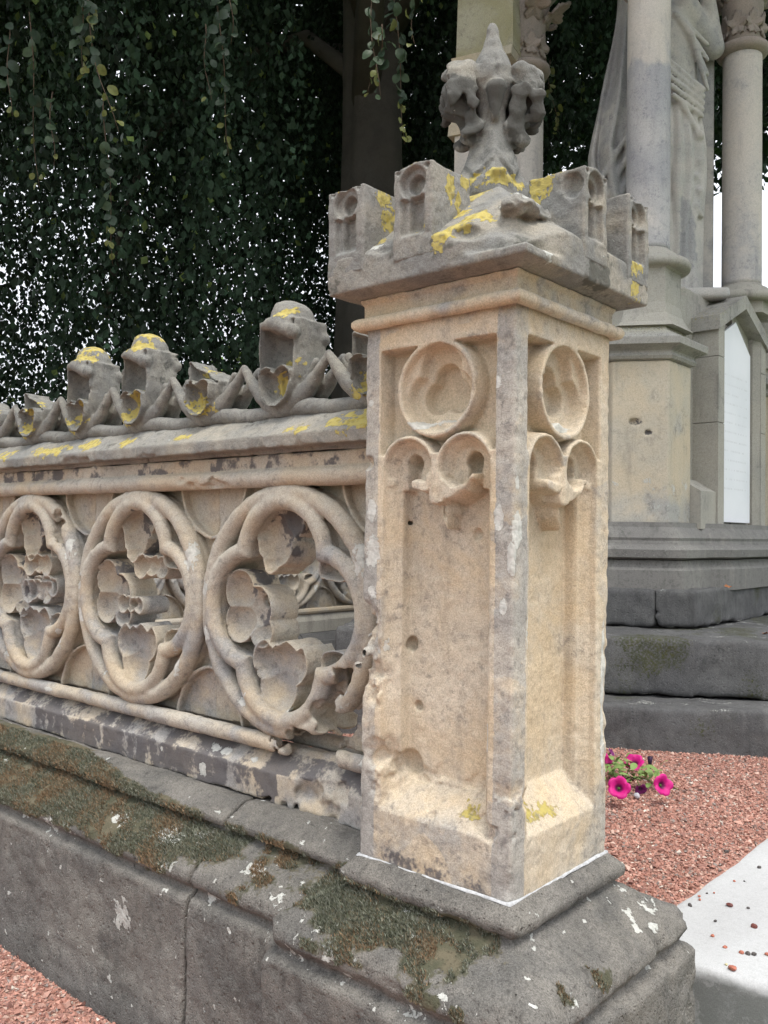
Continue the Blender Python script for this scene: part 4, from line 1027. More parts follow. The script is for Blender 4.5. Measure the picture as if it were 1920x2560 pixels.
for yv, xr, z0, z1, sd_, js in steps:
    poly = clipl(hexstep(yv, xr), -2.86)
    xs_ = [p[0] for p in poly]; ys_ = [p[1] for p in poly]
    # visible front run as separate blocks
    runs = {701: [(-2.95, -1.9), (-1.9, -.15)], 702: [(-2.95, -1.62), (-1.62, -.48)], 703: [(-2.95, -1.8), (-1.8, -1.105), (-1.105, -.93)]}[sd_]
    for (xa, xb) in runs:
        def fn(g, poly=poly, z0=z0, z1=z1, xa=xa, xb=xb, sd_=sd_):
            F = poly_sd(g, poly)
            F = smax(F, g.z - z1 + .004 * g.noise(.3, sd_ + 1), .018)
            F = np.maximum(F, z0 + .004 - g.z)
            F = np.maximum(F, np.maximum(xa + .004 - g.x, g.x - xb + .0))
            return F + .005 * g.noise(.06, sd_, octaves=2) + .006 * g.noise(.3, sd_ + 3)
        def mk(P, sd_=sd_, z1=z1, z0=z0):
            y_ = dict(grey=.5 + .3 * pnoise(P, .2, 1), dark=np.clip(.15 + .4 * pnoise(P, .12, sd_), 0, 1), moss=np.clip(.22 + .45 * pnoise(P, .22, sd_ + 5) + (.14 if sd_ == 702 else 0), 0, .5),
                      white=np.maximum(np.clip(1 - abs(P[:, 2] - z1 + .004) / .03, 0, 1) * np.clip(pnoise(P, .05, 8) + .25, 0, .62), np.clip(1 - abs(P[:, 2] - z0 - .004) / .018, 0, 1) * np.clip(.35 + pnoise(P, .07, 9), 0, 1)))
            return y_
        wobbly('step', (xa - .01, min(ys_) + max(0, (xa + 2.21)) * .577 - .05, z0 - .01), (xb + .02, (max(2.2, min(ys_) + (xb + 2.21) * .577) + .62) if xb != xr else 5.1, z1 + .03), .015, DARKST, fn, mk)
# core under the steps
poly = clipl(hexstep(2.75, -1.02), -2.8)
V, Fc = prism([(a, b) for a, b in clipl(hexstep(2.46, -1.0), -2.80)], GI, .34); mpart('core', V, Fc, DARKST)
BASEM = stone_mat('weathered base stone', (.27, .255, .22), (.22, .215, .19), (.19, .185, .175), dark=(.06, .06, .055), streak=.4, pc=.7)
# moulded base course: plan follows the pier and the niche
def sweep(plan, prof, name, mat, closed=True, **kw):
    P = np.array(plan, float); n = len(P); V = []; Fc = []
    for e_, z in prof:
        Q = inset(P, -e_); V += [(x, y, z) for x, y in Q]
    m = len(prof)
    for k in range(m - 1):
        for i in range(n):
            j = (i + 1) % n; Fc.append((k * n + i, k * n + j, (k + 1) * n + j, (k + 1) * n + i))
    Fc.append(tuple(range(n - 1, -1, -1))); Fc.append(tuple((m - 1) * n + i for i in range(n)))
    if 'att' in kw: kw['attrs'] = {k: np.repeat(np.array(v_, float), n) for k, v_ in kw.pop('att').items()}
    return mpart(name, V, Fc, mat, **kw)
plan = [(-1.345, 3.0), (-1.075, 3.155), (-1.075, 3.48), (-1.0, 3.62), (-1.0, 4.50), (-1.35, 4.9), (-2.2, 4.9), (-2.6, 4.3), (-2.6, 3.4), (-2.2, 2.72), (-1.9, 2.72)]
sweep(plan, [(.085, .33), (.085, .44), (.075, .452), (.062, .49)], 'base_course', BASEM, att=dict(white=[.4, .36, .3, .3], dark=[.4, .3, .35, .45], grey=[.9] * 4))
sweep(plan, [(.03, .488), (.10, .505), (.105, .545), (.09, .56), (.055, .572), (.05, .59), (.055, .605), (.03, .64), (.012, .66), (.008, .685)], 'base_moulding', BASEM, att=dict(white=[.2, .45, .42, .5, .3, .3, .3, .42, .3, .2], dark=[.5, .35, .3, .35, .3, .3, .25, .3, .3, .35], grey=[.8] * 10))
# lichen spots on the base courses: thin round crusts
LICH = plain_mat('pale crust lichen', (.50, .50, .46), .95, .3, 150)
# hexagonal pier
def hexa(cx_, cy_, side, a0=30):
    return [(cx_ + side * math.cos(rad(a0 + 60 * k)), cy_ + side * math.sin(rad(a0 + 60 * k))) for k in range(6)]
def pier(cx_, cy_, first=False):
    base = [(.02, .68), (.0, .70), (.0, 1.525)]
    hx = hexa(cx_, cy_, .285)
    if first:
        def fn(g):
            F = poly_sd(g, hx); F = smax(F, np.maximum(.675 - g.z, g.z - 1.527), .002)
            F = F + .0015 * g.noise(.1, 3)
            for c, r in (((-1.245, 3.078, 1.205), (.035, .02, .02)), ((-1.19, 3.11, 1.15), (.02, .014, .012)), ((-1.31, 3.04, 1.02), (.006, .006, .006))):
                F = smax(F, -(ell(g, c, r) + .004 * g.noise(.03, 9, octaves=2)), .006)
            return F
        def mk(P):
            z = P[:, 2]
            return dict(grey=np.clip(.1 + .4 * pnoise(P, .2, 2) + .5 * sstep(.95, .72, z), 0, 1), dark=np.clip(.05 + .25 * pnoise(P, .1, 3) + spots(P, [(-1.245, 3.075, 1.205, .035, .018), (-1.19, 3.11, 1.15, .02, .012)], .5, .02, 3), 0, 1),
                        white=np.clip(sstep(1.0, .9, z) * (pnoise(P, .05, 5) * 1.2 + .05), 0, 1) * .8 + spots(P, [(-1.2, 3.1, 1.13, .09, .07)], .4, .05, 3) * .42)
        g = Grid((cx_ - .27, cy_ - .30, .665), (cx_ + .265, cy_ + .30, 1.54), .0085)
        sdf_part('pier', g, fn(g), MONU, MON, tuple(MO), mk)
    else:
        sweep(hx, [(0, .68), (0, 1.527)], 'pier', MONU)
    sweep(hx, [(.0, 1.527), (.018, 1.533), (.028, 1.548), (.018, 1.566), (.022, 1.575), (.075, 1.60), (.078, 1.632), (.074, 1.638), (-.02, 1.69), (-.05, 1.735)], 'cornice', MONG, att=dict(yellow=[0, 0, 0, 0, 0, 0, .2, .50, .66, .6], white=[0, 0, 0, 0, 0, 0, .2, .62, .66, .5], grey=[.5] * 10))
    hx2 = hexa(cx_ + .02, cy_ + .015, .205)
    sweep(hx2, [(.06, 1.715), (.035, 1.74), (.012, 1.79), (.0, 1.85), (.0, 2.03), (.02, 2.045)], 'column_pedestal', MONG)
def lathe(name, cx_, cy_, prof, mat, n=40, parent=None, masks=None, smooth=True):
    V = []; Fc = []
    # refine the profile along its length so masks have vertices to sit on
    pr = []
    for (r0, z0), (r1, z1) in zip(prof[:-1], prof[1:]):
        k = max(1, int(abs(z1 - z0) / .03)); pr += [(r0 + (r1 - r0) * t / k, z0 + (z1 - z0) * t / k) for t in range(k)]
    pr.append(prof[-1])
    for r_0, z_0 in pr: V += [(cx_ + r_0 * math.cos(2 * PI * i / n), cy_ + r_0 * math.sin(2 * PI * i / n), z_0) for i in range(n)]
    for k in range(len(pr) - 1):
        for i in range(n):
            j = (i + 1) % n; Fc.append((k * n + i, k * n + j, (k + 1) * n + j, (k + 1) * n + i))
    Fc.append(tuple(range(n - 1, -1, -1))); Fc.append(tuple((len(pr) - 1) * n + i for i in range(n)))
    at = masks(np.array(V, float)) if masks else None
    if at: at = {k: np.broadcast_to(at.get(k, 0.0), (len(V),)) for k in ATT}
    o = mpart(name, V, Fc, mat, smooth, parent, at)
    me = o.data
    me.polygons.foreach_set('use_smooth', [len(p.vertices) == 4 for p in me.polygons])
    return o
# leaf for capitals: lobed, cupped, ribbed
def leaf_mesh(seed, s=1.0):
    n = 40; V = [(0, 0, .01)]; rings = 5
    pts = []
    for k in range(n):
        a = 2 * PI * k / n
        rr_ = .55 + .30 * abs(math.cos(2.5 * (a - PI / 2))) + .10 * math.cos(15 * a); rr_ *= (.75 + .35 * max(0, math.sin(a)))
        pts.append((rr_ * math.cos(a), rr_ * math.sin(a) * 1.15))
    for j in range(1, rings + 1):
        t = j / rings
        for k, (a, b) in enumerate(pts):
            ang = 2 * PI * k / n
            V.append((a * t, b * t, .22 * t * t * (1 if b > 0 else .3) + .07 * math.cos(5 * (ang - PI / 2)) * t - .05 * (j == rings)))
    Fc = [(0, 1 + k, 1 + (k + 1) % n) for k in range(n)]
    for j in range(rings - 1):
        for k in range(n):
            a = 1 + j * n + k; b = 1 + j * n + (k + 1) % n; Fc.append((a, a + n, b + n, b))
    # thickness: back side
    m = len(V); V2 = [(x * .92, y * .92, z - .16) for x, y, z in V]
    Fc += [tuple(m + i for i in f[::-1]) for f in Fc]
    o0 = 1 + (rings - 1) * n
    for k in range(n): Fc.append((o0 + k, m + o0 + k, m + o0 + (k + 1) % n, o0 + (k + 1) % n))
    me = bpy.data.meshes.new('capital_leaf'); me.from_pydata([(x * s, y * s, z * s) for x, y, z in V + V2], [], Fc); me.polygons.foreach_set('use_smooth', [True] * len(me.polygons)); me.update()
    return me
LEAFM = leaf_mesh(1, .085)
CAPL = stone_mat('capital stone', (.33, .28, .245), (.28, .245, .22), (.22, .2, .19), pc=1.5)
LEAFM.materials.append(CAPL)
def column(cx_, cy_, rb, zb, zt, cap=True, masks=None, lab=None, capmat=CAPL):
    lathe('column_base', cx_, cy_, [(rb + .075, zb - .075), (rb + .105, zb - .07), (rb + .112, zb - .045), (rb + .10, zb - .02), (rb + .06, zb - .012), (rb + .05, zb + .0), (rb + .035, zb + .022), (rb + .01, zb + .035), (rb, zb + .05)], MONG)
    sh = lathe('column_shaft', cx_, cy_, [(rb, zb + .045), (rb * .985, zt)], COLM, 40, None, masks)
    if not cap: return
    lathe('neck_ring', cx_, cy_, [(rb, zt - .005), (rb + .03, zt + .01), (rb + .042, zt + .03), (rb + .034, zt + .055), (rb, zt + .062)], CAPL)
    cp = lathe('capital', cx_, cy_, [(rb * .97, zt + .06), (rb * .98, zt + .2), (rb * 1.1, zt + .36), (rb * 1.35, zt + .50), (rb * 1.4, zt + .52)], capmat)
    for row, (zz_, n_, rr_, tilt, sc) in enumerate(((zt + .15, 8, rb * 1.02, .25, 1.0), (zt + .37, 6, rb * 1.42, .85, 1.45))):
        for k in range(n_):
            a = 2 * PI * k / n_ + row * .3 + .1
            o = link('capital_leaf', LEAFM, cp)
            ax_z = Vector((math.cos(a) * math.cos(tilt), math.sin(a) * math.cos(tilt), -math.sin(tilt) * (1 if row else -.2))).normalized()
            ax_x = Vector((-math.sin(a), math.cos(a), 0)); ax_y = ax_z.cross(ax_x)
            Mx = Matrix((ax_x, ax_y, ax_z)).transposed().to_4x4(); Mx.translation = Vector((cx_ + math.cos(a) * rr_, cy_ + math.sin(a) * rr_, zz_)) - MO
            o.matrix_local = Mx @ Matrix.Scale(sc, 4)
    sweep(hexa(cx_, cy_, rb * 1.7), [(0, zt + .52), (.03, zt + .54), (.03, zt + .62)], 'abacus', MONG)
pier(-1.347, 3.3025, True)
def col1m(P):
    z = P[:, 2]; ang = np.arctan2(P[:, 1] - 3.33, P[:, 0] + 1.30)
    lo = sstep(3.28, 3.1, z + .10 * pnoise(P, .12, 4))
    return dict(grey=np.clip(lo * (.85 + .4 * pnoise(P, .15, 2)) , 0, 1), dark=np.clip(lo * (.20 + .35 * pnoise(P, .1, 7)), 0, .5), white=np.clip(lo * (pnoise(P, .03, 8) * 1.2 - .1), 0, 1) * .7)
column(-1.30, 3.33, .117, 2.115, 3.61, True, col1m)
pier(-1.20, 4.95)
V, Fc = prism([(-1.45, 4.05), (-1.10, 4.05), (-1.10, 4.55), (-1.45, 4.55)], .66, 1.99); mpart('wall_block', V, Fc, MONG)
sweep(hexa(-1.15, 4.33, .19), [(0, 1.97), (0, 2.045)], 'column_pedestal', MONG)
column(-1.14, 4.32, .117, 2.115, 3.60, True, lambda P: dict(grey=np.clip(.1 + .3 * pnoise(P, .3, 1) + .3 * sstep(2.9, 2.2, P[:, 2]), 0, 1), white=np.clip(pnoise(P, .1, 3) - .45, 0, 1)))
pier(-2.30, 3.60)
column(-2.285, 3.625, .122, 2.115, 3.575, True, lambda P: dict(grey=.2 + .3 * pnoise(P, .3, 2)))
# body of the monument between the piers and the gabled niche block
V, Fc = prism([(-1.33, 3.15), (-1.18, 3.3), (-1.18, 4.6), (-2.4, 4.6), (-2.4, 3.3), (-1.9, 3.1)], .60, 1.95); mpart('body', V, Fc, MONG)
V, Fc = prism([(-1.30, 3.45), (-1.20, 3.62), (-1.20, 4.52), (-2.1, 4.5), (-2.1, 3.5)], 1.952, 2.03, .02); mpart('platform', V, Fc, MONG)
def jamb(y0, y1, name='niche_jamb', zt0=1.85, zt1=1.85):
    segs = [(.655, 1.25), (1.254, 1.62)]
    for za, zb in segs:
        V, Fc = prism([(-1.19, y0), (-1.034, y0), (-1.034, y1), (-1.19, y1)], za, zb); mpart(name, V, Fc, MONG)
    V = [(-1.19, y0, 1.624), (-1.034, y0, 1.624), (-1.034, y1, 1.624), (-1.19, y1, 1.624), (-1.19, y0, zt0), (-1.034, y0, zt0), (-1.034, y1, zt1), (-1.19, y1, zt1)]
    Fc = [(3, 2, 1, 0), (4, 5, 6, 7), (0, 1, 5, 4), (1, 2, 6, 5), (2, 3, 7, 6), (3, 0, 4, 7)]; mpart(name, V, Fc, MONG)
jamb(3.667, 3.755, zt0=1.80, zt1=1.86); jamb(4.365, 4.45, zt0=1.86, zt1=1.80)
# chamfer strip on the jambs' inner edge
for y0, y1 in ((3.755, 3.785), (4.335, 4.365)):
    xa, xb = (-1.04, -1.075) if y0 < 4 else (-1.075, -1.04)
    V = [(-1.19, y0, .655), (xa, y0, .655), (xb, y1, .655), (-1.19, y1, .655), (-1.19, y0, 1.84), (xa, y0, 1.84), (xb, y1, 1.84), (-1.19, y1, 1.84)]
    mpart('jamb_chamfer', V, [(3, 2, 1, 0), (4, 5, 6, 7), (0, 1, 5, 4), (1, 2, 6, 5), (2, 3, 7, 6), (3, 0, 4, 7)], MONG)
# gable: two raking stones
ya, ym_, yb = 3.640, 4.055, 4.475
for s_, (y0, y1) in ((0, (ya, ym_)), (1, (yb, ym_))):
    zo0, zo1, zi0, zi1 = 1.845, 2.035, 1.765, 1.955
    xs2 = (-1.45, -1.018)
    V = []
    for x_ in xs2: V += [(x_, y0, zi0), (x_, y1 + (-.001 if s_ == 0 else .001), zi1), (x_, y1 + (-.001 if s_ == 0 else .001), zo1), (x_, y0, zo0)]
    Fc = [(0, 1, 2, 3), (7, 6, 5, 4), (0, 4, 5, 1), (1, 5, 6, 2), (2, 6, 7, 3), (3, 7, 4, 0)]
    if s_ == 0: Fc = [f[::-1] for f in Fc]
    n_ = len(V); mpart('gable_stone', V, Fc, MONG, attrs={'yellow': np.array([.25, .3, .42, .5] * 2), 'grey': np.full(8, .5)})
# filler wall behind the plaque and the white plaque itself
V, Fc = prism([(-1.3, 3.76), (-1.11, 3.76), (-1.11, 4.36), (-1.3, 4.36)], .655, 1.86); mpart('niche_back', V, Fc, MONG)
m_, t_, b_ = nodes('white plaque'); N = NB(t_); co = N.coord()
geo = N.n('ShaderNodeSeparateXYZ'); N.l(co, geo.inputs[0])
N.l(N.mix(N.ramp(N.noise(3, 3, .5, co), .3, .7), (.80, .81, .84), (.73, .75, .78)), b_.inputs['Base Color']); b_.inputs['Roughness'].default_value = .5
pts = [(3.775, .70), (4.30, .70), (4.30, 1.72), (4.055, 1.885), (3.775, 1.75)]
V = [(-1.095, y_, z_) for y_, z_ in pts] + [(-1.078, y_, z_) for y_, z_ in pts]; n_ = 5
Fc = [tuple(range(n_ - 1, -1, -1)), tuple(range(n_, 2 * n_))] + [(i, (i + 1) % n_, n_ + (i + 1) % n_, n_ + i) for i in range(n_)]
PLQ = mpart('plaque', V, Fc, m_)
# worn incised inscription: rows of faint shallow strokes, too worn to read
random.seed(8); Vv = []; Ff = []
for row in range(13):
    z_ = 1.55 - row * .055
    y_ = 3.85
    while y_ < 4.24:
        w = random.uniform(.004, .012)
        if random.random() < .8:
            b0 = len(Vv); Vv += [(-1.0775, y_, z_), (-1.0775, y_ + w, z_), (-1.0775, y_ + w, z_ + .010), (-1.0775, y_, z_ + .010)]; Ff.append((b0, b0 + 1, b0 + 2, b0 + 3))
        y_ += w + random.uniform(.008, .016)
mpart('inscription', Vv, Ff, plain_mat('worn inscription', (.70, .71, .73), .6, .1), kind='stuff')
# foot block beside the pier
V = [(-1.16, 3.45, .655), (-1.045, 3.45, .655), (-1.045, 3.664, .655), (-1.16, 3.664, .655), (-1.16, 3.45, .93), (-1.045, 3.45, .86), (-1.045, 3.664, .86), (-1.16, 3.664, .93)]
mpart('buttress_foot', V, [(3, 2, 1, 0), (4, 5, 6, 7), (0, 1, 5, 4), (1, 2, 6, 5), (2, 3, 7, 6), (3, 0, 4, 7)], MONG)
# tall pinnacle shaft left of the rear column
PX, PY = -2.53, 3.42
def rbox(name, c, hx_, hy_, z0, z1, a, mat, top=None, att=None):
    ca, sa = math.cos(a), math.sin(a)
    def P_(sx, sy, k=1): return (c[0] + ca * sx * hx_ * k - sa * sy * hy_ * k, c[1] + sa * sx * hx_ * k + ca * sy * hy_ * k)
    V = [(*P_(sx, sy), z0) for sx, sy in ((-1, -1), (1, -1), (1, 1), (-1, 1))]; tk = 1 if top is None else top
    V += [(*P_(sx, sy, tk), z1) for sx, sy in ((-1, -1), (1, -1), (1, 1), (-1, 1))]
    return mpart(name, V, [(3, 2, 1, 0), (4, 5, 6, 7), (0, 1, 5, 4), (1, 2, 6, 5), (2, 3, 7, 6), (3, 0, 4, 7)], mat, attrs=att)
A_ = .25
rbox('pinnacle', (PX + .06, PY + .03), .16, .13, 2.03, 3.16, A_, COLM)
rbox('pinnacle', (PX + .06, PY + .03), .20, .15, 3.16, 3.55, A_, MONU, .86)
rbox('pinnacle_moulding', (PX + .075, PY + .04), .165, .14, 3.55, 3.60, A_, MONU)
rbox('pinnacle_moulding', (PX + .085, PY + .045), .195, .17, 3.60, 3.65, A_, MONU, 1.04)
OLIVE = stone_mat('lichened olive stone', (.33, .31, .19), (.40, .38, .29), (.30, .30, .25), pc=.6)
rbox('pinnacle', (PX + .10, PY + .05), .19, .165, 3.65, 4.6, A_, OLIVE, .92, {'white': np.array([.42, .42, .1, .3] * 2), 'grey': np.full(8, .2)})
for c_ in ((-1.30, 3.33), (-1.14, 4.32), (-2.285, 3.625)): pass
# canopy beams above the columns (mostly out of the picture)
def beam(a, b, hw, z0, z1):
    d = np.array(b) - np.array(a); d = d / np.linalg.norm(d); n_ = np.array([-d[1], d[0]]) * hw; a = np.array(a) - d * hw; b = np.array(b) + d * hw
    V, Fc = prism([tuple(a - n_), tuple(b - n_), tuple(b + n_), tuple(a + n_)], z0, z1); mpart('beam', V, Fc, MONG)
beam((-1.30, 3.33), (-1.14, 4.32), .10, 4.235, 4.50); beam((-2.285, 3.625), (-1.30, 3.33), .10, 4.235, 4.497)

# ---- statue standing under the canopy
SO = (-1.545, 3.925, 2.03)
STA = thing('statue', 'robed stone figure with long cloak folds and a slab behind, standing between the columns', 'statue', SO)
h = .0115
g = Grid((-.52, -.40, -.02), (.56, .40, 2.02), h)      # local frame: x = viewer's right, y = away from viewer, z up
x, y, z = g.x, g.y, g.z
nzv = g.noise(.05, 901, (1, 1, 7)); nz2 = g.noise(.12, 902, (1, 1, 3))
cxb = .04 + .05 * np.sin(z * 1.6)
hip = np.interp(z, [0, .15, .5, .95, 1.25, 1.5, 1.75, 1.9], [.235, .22, .19, .20, .15, .19, .17, .06]).astype(F4)
body = np.sqrt(((x - cxb) / 1.0) ** 2 + ((y + .02) / .78) ** 2) - hip
ang = np.arctan2(y + .02, x - cxb)
body = (body - .026 * np.abs(np.sin(ang * 9 + 2.2 * nz2 + z * .9)) * sstep(1.5, 1.2, z) - .016 * nzv) * .6
F = body
# slab / trunk support behind the figure
slab = box(g, (-.02, .10, 0), (.395, .26, 1.86), .012); F = np.minimum(F, slab)
# cloak falling to the viewer's left, edge slanting outward as it descends
edge = np.interp(z, [0, .55, .95, 1.75, 2.0], [-.30, -.36, -.385, -.235, -.2]).astype(F4)
t_ = (x - edge)
cl = np.maximum(np.maximum(-t_, x + .02), abs(y - .02 + .055 * np.sin(t_ * 46 + z * 2.6 + 1.5 * nz2) * sstep(.01, .06, t_)) - (.055 + .15 * sstep(0, .25, t_)))
low = (z - .62) - (x + .36) * (-2.6)      # diagonal lower hem
cl = np.maximum(cl, -(z - (.30 + 2.0 * np.maximum(-.12 - x, 0) ** 1.0)) * .45)
cl = (cl - .010 * nzv) * .75
F = smin(F, cl, .03)
# diagonal folds below the hem
for k in range(6):
    a0 = (-.36 + k * .045, -.10, .70 - k * .10); b0 = (-.05 + k * .01, -.17, 1.22 - k * .07)
    F = smin(F, cap_(g, a0, b0, .020, .014), .018)
# arms: bunched sleeve and the bent elbow to the right
F = smin(F, cap_(g, (.18, -.06, 1.80), (.36, .02, 1.60), .085, .060), .03)
F = smin(F, cap_(g, (.37, .02, 1.60), (.32, -.02, 1.86), .058, .050), .03)
for k in range(4):
    F = smin(F, cap_(g, (.10 + .03 * k, -.16, 1.72 - .04 * k), (.30, -.10, 1.56 - k * .09), .020, .014), .010)
for k in range(5):
    F = smin(F, cap_(g, (.02 + .015 * k, -.20, 1.45 - k * .06), (.27, -.15 + .01 * k, 1.24 - k * .035 + .02), .017, .014), .012)
# knotted cord, tassel and fluttering edge down the right hip
F = smin(F, ell(g, (.245, -.13, .99), (.035, .035, .035)), .01)
F = smin(F, cap_(g, (.13, -.18, 1.18), (.24, -.14, 1.0), .018), .01)
for k in range(5):
    F = smin(F, cap_(g, (.23 + .008 * (k % 2) * 3, -.12, .93 - k * .09), (.275 - .02 * (k % 2), -.10, .87 - k * .09), .024, .012), .008)
# head, neck and raised hair (above the picture)
F = smin(F, cap_(g, (.05, -.02, 1.72), (.05, -.03, 1.80), .05), .02)
F = smin(F, ell(g, (.05, -.05, 1.90), (.072, .085, .10)), .015)
F = np.minimum(F, box(g, (-.30, -.26, -.02), (.40, .30, .045), .02))
def st_masks(P):
    x, y, z = P.T
    left = sstep(-.1, -.2, x); sl = sstep(.06, .12, y) * sstep(.18, .24, x)
    gy = np.clip(.55 * left + .6 * sl + .35 * pnoise(P, .12, 3) + .4 * sstep(1.1, 1.4, z) + spots(P, [(.17, -.15, .35, .08, .25)], .4, .06, 3), 0, 1)
    return dict(grey=gy, dark=np.clip(.12 + .3 * pnoise(P, .06, 5) + .12 * left, 0, .6), white=np.clip(pnoise(P, .025, 8) * 1.1 - .3, 0, 1) * (left + sl).clip(.2, 1))
o = sdf_part('figure', g, F, STAT, STA, (0, 0, 0), st_masks)
STA.rotation_euler = (0, 0, rad(35.0))

# ================================================================== PETUNIA
PET = thing('petunia_plant', 'magenta petunias with dark centres growing in the red gravel beside the pillar', 'flower plant', (-.68, 1.80, GI))
def petal_mat(name, c, cc_):
    m, t, b = nodes(name); N = NB(t); a = N.attr('rim')
    N.l(N.mix(N.ramp(a, .12, .38), cc_, c), b.inputs['Base Color']); b.inputs['Roughness'].default_value = .6
    tr = N.n('ShaderNodeBsdfTranslucent'); tr.inputs[0].default_value = (*c, 1); mx = N.n('ShaderNodeMixShader'); mx.inputs[0].default_value = .2
    N.l(b.outputs[0], mx.inputs[1]); N.l(tr.outputs[0], mx.inputs[2]); N.l(mx.outputs[0], t.nodes['Material Output'].inputs[0]); return m
MAG = petal_mat('magenta petal', (.55, .004, .20), (.06, .003, .045)); PUR = petal_mat('purple petal', (.16, .01, .12), (.03, .003, .03))
def flower_mesh(seed, r, mat, depth=.6):
    rng = random.Random(seed); n = 50; V = []; at = []; rings = 7
    for j in range(rings + 1):
        t = j / rings
        for k in range(n):
            a = 2 * PI * k / n
            lobe = 1 - .17 * (1 - abs(math.cos(2.5 * a))) ** 2 - .0
            rr_ = r * (.10 + .90 * t ** .9 * (lobe if t > .5 else 1)) 
            zz_ = r * depth * (-(1 - t) ** 2.2) + .09 * r * math.sin(a * 5 + seed) * t * t + .08 * r * math.sin(a * 3 + 2) * t * t - .10 * r * (t > .95)
            V.append((rr_ * math.cos(a), rr_ * math.sin(a), zz_)); at.append(t)
    Q = np.array([(j * n + k, j * n + (k + 1) % n, (j + 1) * n + (k + 1) % n, (j + 1) * n + k) for j in range(rings) for k in range(n)], np.int32)
    return np_mesh('flower', np.array(V), Q, {'rim': np.array(at)}, True, None, mat)
def aim(o, loc, d, roll=0):
    q = Vector(d).normalized().to_track_quat('Z', 'Y'); o.rotation_mode = 'QUATERNION'; o.rotation_quaternion = q; o.location = loc
toc = Vector((.5, -.8, .33))
PL = Vector((-.68, 1.80, GI))
fl = [((1548, 1968), .038, (.45, -.75, .45), MAG, 3.50), ((1660, 1962), .037, (.85, -.45, .35), MAG, 3.55), ((1585, 1903), .037, (.1, -.6, .75), MAG, 3.75), ((1512, 1902), .038, (.8, -.3, .5), MAG, 3.75), ((1603, 1975), .022, (.5, -.5, -.3), PUR, 3.55), ((1530, 1880), .02, (.6, .2, .5), PUR, 3.8)]
STEM = plain_mat('petunia stem', (.07, .12, .03), .7, .3, 80); PLEAF = plain_mat('petunia leaf', (.20, .30, .09), .6, .35, 60)
def tube_mesh(name, pts, r0, r1, mat, n=6):
    V = []; Fc = []; m = len(pts)
    for i, p_ in enumerate(pts):
        d = Vector(pts[min(i + 1, m - 1)]) - Vector(pts[max(i - 1, 0)]); d.normalize()
        a = d.orthogonal().normalized(); b = d.cross(a); r = r0 + (r1 - r0) * i / (m - 1)
        for k in range(n): V.append(tuple(Vector(p_) + (a * math.cos(2 * PI * k / n) + b * math.sin(2 * PI * k / n)) * r))
    for i in range(m - 1):
        for k in range(n): Fc.append((i * n + k, i * n + (k + 1) % n, (i + 1) * n + (k + 1) % n, (i + 1) * n + k))
    Fc.append(tuple(range(n - 1, -1, -1))); Fc.append(tuple((m - 1) * n + k for k in range(n)))
    me = bpy.data.meshes.new(name); me.from_pydata(V, [], Fc); me.polygons.foreach_set('use_smooth', [True] * len(me.polygons)); me.materials.append(mat); me.update(); return me
rng = random.Random(3)
def camray(px, py, dep):
    return Vector(CP) + (f_ + r_ * ((px - 960) / 2230.27) - u_ * ((py - 1280) / 2230.27)) * dep
root0 = Vector((0, 0, .0))
for i, ((px, py), r, d, m_, dep) in enumerate(fl):
    c = unp(px, py, GI + (.075 if i < 4 else .04)) - PL
    o = link('flower', flower_mesh(i + 1, r, m_), PET); aim(o, c, d)
    dd = Vector(d).normalized()
    b0 = c - dd * r * .5
    o2 = link('flower_tube', tube_mesh('flower_tube', [b0, b0 - dd * r * .7], r * .14, r * .06, STEM), PET)
    e0 = b0 - dd * r * .7; mid = e0 * .5 + Vector((0, .0, .03))
    link('stem', tube_mesh('stem', [e0, (e0 + mid) / 2 + Vector((.01, 0, .005)), mid, root0 + Vector((rng.uniform(-.03, .03), rng.uniform(-.03, .03), 0))], .0016, .0024, STEM), PET)
c = unp(1625, 1905, GI + .05) - PL
link('flower_bud', tube_mesh('flower_bud', [c + Vector((0, 0, .02)), c, c - Vector((0, 0, .03)), c - Vector((.02, 0, .07))], .011, .0022, plain_mat('dark purple bud', (.03, .012, .04), .6, .3)), PET)
c = unp(1593, 1988, GI + .02) - PL
LM = lump('white_bud', .011, plain_mat('white bud', (.6, .6, .65), .7, .2), 3, .9); link('flower_bud', LM, PET, c)
# leaves
V = []; Q = []
ln = 6
for i in range(ln):
    t = i / (ln - 1); w = .5 * math.sin(PI * min(1, t * .93 + .07)) ** .8 * .55; V += [(-w, t, .12 * math.sin(PI * t) + .10 * w), (0, t, .12 * math.sin(PI * t)), (w, t, .12 * math.sin(PI * t) + .10 * w)]
for i in range(ln - 1):
    a = i * 3; Q += [(a, a + 1, a + 4, a + 3), (a + 1, a + 2, a + 5, a + 4)]
PLM = np_mesh('petunia_leaf', np.array(V), np.array(Q, np.int32), None, True, None, PLEAF)
for i in range(90):
    a = rng.uniform(0, 6.28); rr_ = rng.uniform(.0, .15); s_ = rng.uniform(.025, .048)
    o = link('leaf', PLM, PET, (rr_ * math.cos(a) * 1.3, rr_ * math.sin(a) * .9, rng.uniform(.01, .085)), (rng.uniform(-.3, .9), rng.uniform(-.5, .5), rng.uniform(0, 6.28))); o.scale = (s_, s_, s_)
